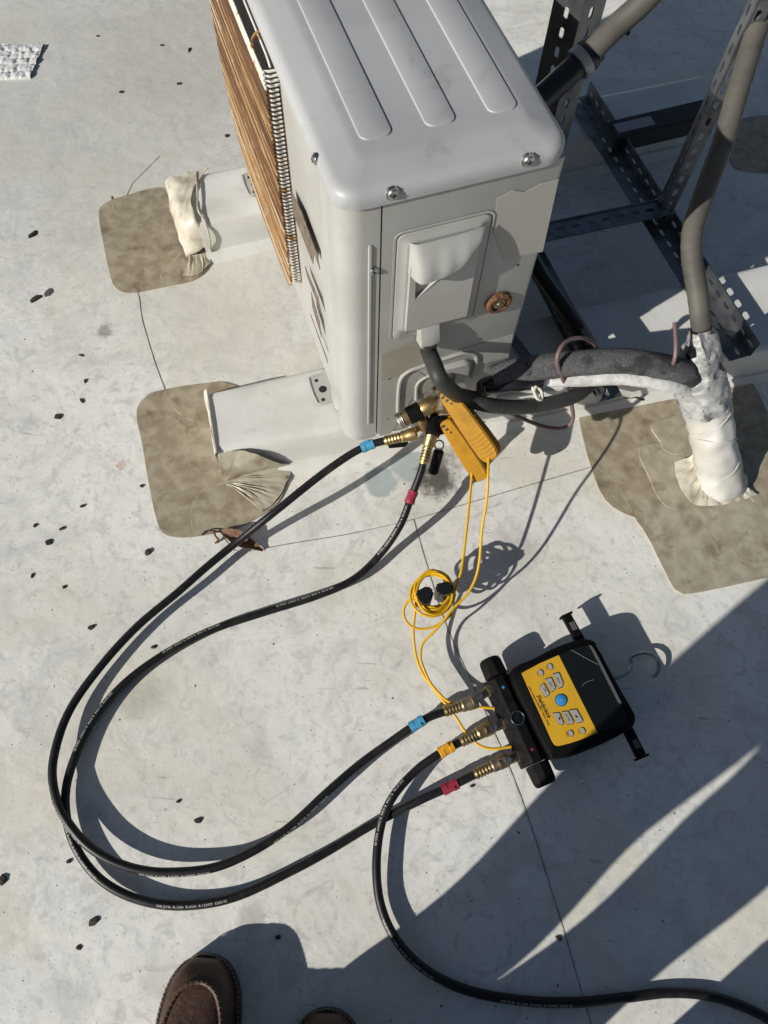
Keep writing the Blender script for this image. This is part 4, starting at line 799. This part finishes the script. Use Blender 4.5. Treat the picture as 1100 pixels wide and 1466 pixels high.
# ================================================================ PERSON (boots in view, body throws the big shadow)
per = thing('person', 'person in brown leather boots standing over the hoses, throwing the long shadow', 'person', G(390, 1560))
def boot(toe_px, mid_px, lab):
    t = G(*toe_px, .02); m = G(*mid_px, .02); X = (m-t); X.z = 0; X.normalize(); Y = UZ.cross(X)
    hw = [(0, .008), (.004, .020), (.012, .032), (.028, .044), (.05, .0515), (.08, .0555), (.11, .0555), (.15, .050), (.19, .043), (.23, .041), (.265, .039), (.285, .030), (.295, .012)]
    side = [(x, y) for x, y in hw]; outl_ = side+[(x, -y) for x, y in reversed(side)]
    P_ = lambda x, y, z: t+X*x+Y*y+UZ*(z-.02)
    sole = part('sole', extr([P_(x, y*1.06, .001) for x, y in outl_], UZ*.027, .003), M_SOLE, per, True, 50)
    n = 18; rings = []
    hts = [(0.0, .036), (.006, .046), (.015, .055), (.03, .063), (.06, .070), (.09, .077), (.12, .092), (.15, .120), (.18, .150), (.21, .165), (.24, .168), (.27, .166), (.290, .150)]
    def hw_at(x):
        for (a_, p_), (b_, q_) in zip(hw, hw[1:]):
            if a_ <= x <= b_: return p_+(q_-p_)*(x-a_)/(b_-a_)
        return hw[-1][1]
    for x, hgt in hts:
        w_ = hw_at(min(x+.004, .29))*.95; ring = []
        for j in range(n+1):
            s = -1+2*j/n; e = abs(s); zc = .026+(hgt-.026)*(1-e**3.0)**(1/2.6); ring.append(P_(x+.004, w_*math.copysign(min(1, e**.85), s), zc))
        ring += [P_(x+.004, w_*.9, .024), P_(x+.004, 0, .022), P_(x+.004, -w_*.9, .024)]
        rings.append(ring)
    up_ = part('upper', loft(rings), M_LEATH, per, True, 60, lab)
    # moc-toe apron seam with stitches, welt stitches
    def top_z(x, s):
        for (a_, p_), (b_, q_) in zip(hts, hts[1:]):
            if a_ <= x-.004 <= b_: hgt = p_+(q_-p_)*(x-.004-a_)/(b_-a_); break
        else: hgt = hts[-1][1] if x > .1 else hts[0][1]
        return .026+(hgt-.026)*(1-abs(s)**3.0)**(1/2.6)
    seam = []
    for x, s in ((.165, .80), (.13, .80), (.10, .78), (.07, .72), (.045, .58), (.033, .32), (.030, 0), (.033, -.32), (.045, -.58), (.07, -.72), (.10, -.78), (.13, -.80), (.165, -.80)):
        ss = math.copysign(abs(s)**(1/.85), s) if s else 0; seam.append(P_(x, hw_at(x)*.95*s, top_z(x, ss)+.001))
    part('apron_seam', tube(seam, .0030, 8, 6), M_LEATH, up_)
    ap = resample(spline(seam, 8), 48)
    apv = [P_(x, hw_at(x)*.95*s*.9, 0) for x, s in ((.16, .7),)]
    part('stitch', join(*[box(p+UZ*.0022, ((ap[min(i+1, 47)]-ap[max(i-1, 0)]).cross(UZ), ap[min(i+1, 47)]-ap[max(i-1, 0)], UZ), (.0046, .0013, .0010), .0003) for i, p in enumerate(ap)]), M_STITCH, up_, kind='stuff')
    wl = resample(spline([P_(x, y*1.015, .0285) for x, y in side[::-1]]+[P_(x, -y*1.015, .0285) for x, y in side], 4), 110)
    part('welt_stitch', join(*[box(p, (wl[min(i+1, 109)]-wl[max(i-1, 0)], (wl[min(i+1, 109)]-wl[max(i-1, 0)]).cross(UZ), UZ), (.0034, .0014, .0016)) for i, p in enumerate(wl)]), M_STITCH, sole, kind='stuff')
    for k in range(4):
        x = .135+.014*k; zz = top_z(x, 0)+.004
        part('lace', tube([P_(x-.004, -.024, zz-.012), P_(x, -.008, zz), P_(x+.004, .008, zz), P_(x+.002, .024, zz-.012)], .0025, 6, 4), M_STITCH, up_)
    part('lace_loop', tube([P_(.13, .0, .098), P_(.128, -.022, .100), P_(.118, -.046, .094), P_(.110, -.058, .084), P_(.116, -.060, .074), P_(.126, -.050, .074), P_(.132, -.03, .080), P_(.134, 0, .092)], .0020, 6, 5), M_STITCH, up_)
    return P_
BL = boot((298, 1366), (284, 1466), 'brown moc-toe leather boot lit by the sun'); BR = boot((469, 1444), (466, 1540), 'brown leather boot in shade')
def person_body():
    aL, aR = BL(.225, 0, .12), BR(.225, 0, .12)
    hipc = V((-.163, -.405, .96))
    side = V((1, -.06, 0)).normalized(); fwd = UZ.cross(side)
    hL, hR = hipc-side*.095, hipc+side*.095
    vs = []; es = []; rad = []
    def add(p, r, par=None):
        vs.append(V(p)); rad.append(r)
        if par is not None: es.append((par, len(vs)-1))
        return len(vs)-1
    pel = add(hipc, .13); sp1 = add(hipc+UZ*.14+fwd*.005, .125, pel); sp2 = add(hipc+UZ*.32, .145, sp1); sp3 = add(hipc+UZ*.46-fwd*.0, .12, sp2)
    nk = add(hipc+UZ*.56+fwd*.02, .055, sp3); hd0 = add(hipc+UZ*.63+fwd*.045, .065, nk); hd1 = add(hipc+UZ*.70+fwd*.065, .088, hd0); add(hipc+UZ*.78+fwd*.06, .075, hd1)
    ns = add(vs[hd1]+fwd*.082-UZ*.025, .012, hd1); 
    e2 = V((math.cos(SUN_AZ), math.sin(SUN_AZ), 0)); n2 = UZ.cross(e2)
    def leg(al, st):
        par = pel
        for z, lat, r_ in st: q = e2*al+n2*lat; q.z = z; par = add(q, r_*1.12, par)
    leg(-.40, ((.80, -.150, .098), (.67, -.138, .104), (.55, -.138, .099), (.40, -.150, .070), (.25, -.180, .066), (.17, -.176, .068), (.10, -.172, .066)))
    leg(-.30, ((.80, -.295, .095), (.62, -.300, .086), (.53, -.305, .077), (.40, -.319, .063), (.28, -.320, .061), (.205, -.320, .062), (.13, -.312, .069), (.09, -.308, .073)))
    cam_ = V((0, 0, CAM_H)); back = -FW
    for sgn in (-1, 1):
        sh = add(hipc+side*.19*sgn+UZ*.47, .062, sp3); hand = cam_+RI*(.085*sgn)+back*.035-UP*.02
        elb = (vs[sh]+hand)/2+side*.07*sgn-UZ*.16; e = add(elb, .045, sh); wr = add(hand+(elb-hand).normalized()*.065, .027, e); pm = add(hand+(elb-hand).normalized()*.02, .03, wr)
        for f, (ln_, up_) in enumerate(((.070, .030), (.078, .010), (.073, -.010), (.058, -.030))):   # four fingers curl behind the phone
            p1 = hand+UP*up_-RI*.004*sgn+back*.002; p2 = p1-RI*(ln_*.40*sgn)-back*.022*.5; p3 = p2-RI*(ln_*.28*sgn)+back*.010
            i1 = add(p1, .0095, pm); i2 = add(p2+back*.0, .0085, i1); add(p3, .0075, i2)
        t1 = add(hand+UP*.036+back*.014-RI*.006*sgn, .0105, pm); t2 = add(hand+UP*.050+back*.022-RI*.026*sgn, .009, t1); add(hand+UP*.050+back*.020-RI*.046*sgn, .008, t2)
    me = bpy.data.meshes.new('body'); me.from_pydata([tuple(v) for v in vs], es, []); o = bpy.data.objects.new('body', me); COL.objects.link(o)
    sk = o.modifiers.new('skin', 'SKIN'); sk.use_smooth_shade = True
    for v, r_ in zip(me.skin_vertices[0].data, rad): v.radius = (r_, r_)
    me.skin_vertices[0].data[pel].use_root = True
    ss = o.modifiers.new('sub', 'SUBSURF'); ss.levels = 2; ss.render_levels = 2
    dg = bpy.context.evaluated_depsgraph_get(); dg.update(); nm = bpy.data.meshes.new_from_object(o.evaluated_get(dg))
    V_ = [v.co + noise.noise_vector(v.co*8.5)*(.011 if v.co.z < .95 else .006 if v.co.z < 1.25 else 0) for v in nm.vertices]; F_ = [tuple(p.vertices) for p in nm.polygons]; bpy.data.objects.remove(o)
    b = part('body', (V_, F_), M_JEAN, per, True, 180)
    for m in (M_SHIRT, M_SKIN): b.data.materials.append(m)
    wr_c = [cam_+RI*(.085*s)+back*.035-UP*.02 for s in (-1, 1)]; inv = RM[per.name]
    for p in b.data.polygons:
        c = inv @ p.center
        p.material_index = 2 if (c.z > hipc.z+.53 and (c-hipc).xy.length < .2) or min((c-q).length for q in wr_c) < .105 else 1 if c.z > hipc.z+.06 else 0
    hc = hipc+UZ*.755+fwd*.045
    hv, hf = lathe(hc-UZ*.05, UZ, [(0, .093), (.03, .099), (.06, .092), (.09, .068), (.105, .03), (.108, .001)], 20)
    part('cap', (hv, hf), M_HAIR, per); part('cap_brim', extr([hc+fwd*.085*math.sin(a)*1.7+side*.09*math.cos(a)-UZ*.045 for a in [math.pi*k/14 for k in range(15)]], UZ*.006, .001), M_HAIR, per)
    fc = vs[hd1]+fwd*.083
    for s in (-1, 1): part('eye', lathe(fc+side*.03*s+UZ*.012-fwd*.006, fwd, [(0, .012), (.004, .009), (.006, .001)], 12), M_INK, per); part('ear', lathe(vs[hd1]+side*.083*s, side*s, [(0, .026), (.008, .024), (.014, .01)], 12), M_SKIN, per)
    part('mouth', box(fc-UZ*.052+fwd*-.004, (side, fwd, UZ), (.045, .008, .008), .003), M_RED, per)
person_body()
ph = V((0, 0, CAM_H))-FW*.016-UP*.045
single('phone', box(ph, (RI, UP, FW), (.074, .152, .008), .003), M_BLK, 'black phone held level in both hands of the person', 'phone')
# unseen bag shape added only to cast the shadow in the lower right corner
tb = thing('shadow_bag', 'unseen dark bag shape added to throw the lower right shadow', 'bag', V((.24, -.62, 0)), math.radians(37))
e_ = V((math.cos(SUN_AZ), math.sin(SUN_AZ), 0)); n_ = UZ.cross(e_); bc = V((.226, -.574, 0))
part('caster_body', loft([[bc+n_*x+e_*y+UZ*z for x, y in rr2(-.16*f, -.10*f, .16*f, .10*f, .03, 4)] for z, f in ((.004, .95), (.02, 1), (.28, .99), (.34, .9), (.36, .6))]), M_CASTER, tb)
for s in (-1, 1): part('caster_handle', tube([bc+n_*-.08+e_*.05*s+UZ*.34, bc+n_*-.06+e_*.03*s+UZ*.42, bc+e_*.02*s+UZ*.45, bc+n_*.06+e_*.03*s+UZ*.42, bc+n_*.08+e_*.05*s+UZ*.34], .009, 8, 6), M_CASTER, tb)

# ================================================================ DEBRIS
random.seed(5)
def chip(px, py, L, Wd, rot, hgt, m=M_CRUMB, lift=.0):
    n = 7; pts = []
    c = G(px, py, .003)
    for k in range(n):
        a = 2*math.pi*k/n+random.uniform(-.25, .25); f = random.uniform(.85, 1.1)/max(abs(math.cos(a)), abs(math.sin(a)))**.7; x, y = L/2*math.cos(a)*f, Wd/2*math.sin(a)*f
        pts.append(c+V((x*math.cos(rot)-y*math.sin(rot), x*math.sin(rot)+y*math.cos(rot), 0)))
    z0 = .0012
    top = [V((p.x*.82+c.x*.18, p.y*.82+c.y*.18, z0+hgt*random.uniform(.7, 1.2))) for p in pts]; bot = [V((p.x, p.y, z0)) for p in pts]
    mid = V((c.x, c.y, z0+hgt*1.15)); vs = bot+top+[mid]; fs = [tuple(range(n))[::-1]]
    for k in range(n): fs += [(k, (k+1) % n, n+(k+1) % n, n+k), (n+k, n+(k+1) % n, 2*n)]
    return vs, fs
for px, py, L, Wd, rot in ((83, 596, .014, .011, 0), (70, 776, .013, .010, .4), (89, 756, .011, .006, .5), (118, 724, .010, .005, .3), (130, 898, .012, .008, .3), (117, 573, .012, .006, -.8), (122, 545, .010, .005, 1.6), (134, 1319, .016, .010, .7), (112, 1357, .007, .006, 0), (3, 1260, .012, .014, 1), (283, 1175, .011, .008, .2), (255, 1147, .007, .005, .4), (98, 1233, .008, .006, .2), (92, 840, .006, .006, .5), (50, 752, .007, .007, .7), (257, 119, .012, .007, .2), (174, 131, .011, .008, 0), (232, 64, .011, .005, 0), (140, 51, .007, .005, .2), (325, 194, .010, .008, .3), (203, 695, .007, .006, 0), (116, 508, .012, .004, -.3), (220, 926, .010, .006, .4), (46, 824, .004, .010, 0), (398, 1342, .008, .006, .2), (676, 1125, .006, .004, .3), (800, 1343, .010, .006, -.4)):
    single('debris_crumb', chip(px, py, L*1.1, Wd*1.1, rot, .0016+Wd*.14), random.choice((M_CRUMB, M_CRUMB, M_TWIG)), 'small dark crumb of debris lying loose on the white roof', 'debris', 'dark crumbs on the roof', smooth=False)
single('debris_flake', chip(47, 335, 0.025, 0.014, .9, .003), M_CRUMB, 'single black flake lying above the paired flakes', 'debris', smooth=False)
single('debris_flake', chip(51, 427, 0.029, 0.012, .8, .003), M_CRUMB, 'glossy black flake touching a dark grey flake', 'debris', smooth=False)
single('debris_flake', chip(70, 418, 0.027, 0.016, 1.0, .002, M_BEZ), M_BEZ, 'dark grey flake touching a glossy black flake', 'debris', smooth=False)
single('debris_flake', chip(271, 71, .020, .005, 1.5, .003), M_CRUMB, 'slim upright black splinter lying near the fan guard', 'debris', smooth=False)
single('debris_flake', chip(212, 790, .013, .012, .7, .004), M_CRUMB, 'square black chip lying below the near brown patch', 'debris', smooth=False)
# dry curled leaf under the hose
lf = thing('dry_leaf', 'curled brown dry leaf lying under the blue-sleeved hose', 'leaf', G(345, 770))
part('leaf_blade', gridpatch([[G(318, 758, .010), G(335, 757, .024), G(352, 764, .022), G(378, 786, .006)], [G(317, 762, .006), G(333, 768, .012), G(350, 776, .010), G(377, 787, .004)], [G(318, 765, .008), G(330, 776, .020), G(348, 784, .016), G(376, 789, .005)]], 18, 10, .002, 80, .0008), M_LEAF, lf, True, 60)
part('leaf_stalk', tube([G(318, 762, .008), G(305, 760, .010), G(296, 760, .008), G(289, 766, .005)], .0014, 6, 5), M_TWIG, lf)
part('leaf_tip', tube([G(306, 761, .01), G(309, 768, .012), G(313, 773, .006), G(308, 778, .004)], .0022, 6, 5, True, .002), M_LEAF, lf)
tw = thing('twigs', 'small dry twigs lying at the foot of the curb below the foam line', 'twigs', G(880, 568))
for k in range(9):
    x, y = 850+random.uniform(-15, 55), 568+random.uniform(-5, 6); a = random.uniform(-.35, .15); L = random.uniform(20, 45)
    part('twig', tube([G(x, y, .010), G(x+L*.5, y-L*.5*math.sin(a)-2, .014), G(x+L, y-L*math.sin(a), .010)], .0011, 6, 4), M_TWIG, tw)
# crumpled white tape, brick-like folds
wt = thing('crumpled_tape', 'crumpled white foil tape scrap stuck flat on the roof', 'tape', G(30, 88))
rows = []
for i in range(46):
    row = []
    for j in range(60):
        v = i/45; q = j/59; x = 64-v*20-(1-q)*92; y = 64+v*48+2*math.sin(q*3)
        cell = 4.6*q+(.5 if int(v*5) % 2 else 0)+.25*noise.noise(V((q*3, v*5, 2)))
        fv = abs((v*5+.18*noise.noise(V((q*4, v*4, 0)))) % 1-.5)*2; fu = abs(cell % 1-.5)*2
        hgt = .0022+.0035*(1-max(fv, fu)**5)+.0030*noise.noise(V((q*14, v*9, 1)))+.0016*noise.noise(V((q*33, v*21, 4)))
        p = G(x, y, .0024); p.z += max(hgt, 0); row.append(p)
    rows.append(row)
b_ = [[V((p.x, p.y, .0012)) for p in r] for r in (rows[0], rows[-1])]
part('tape_sheet', loft([b_[0]]+rows+[b_[1]], False, False), M_WTAPE, wt, True, 70)
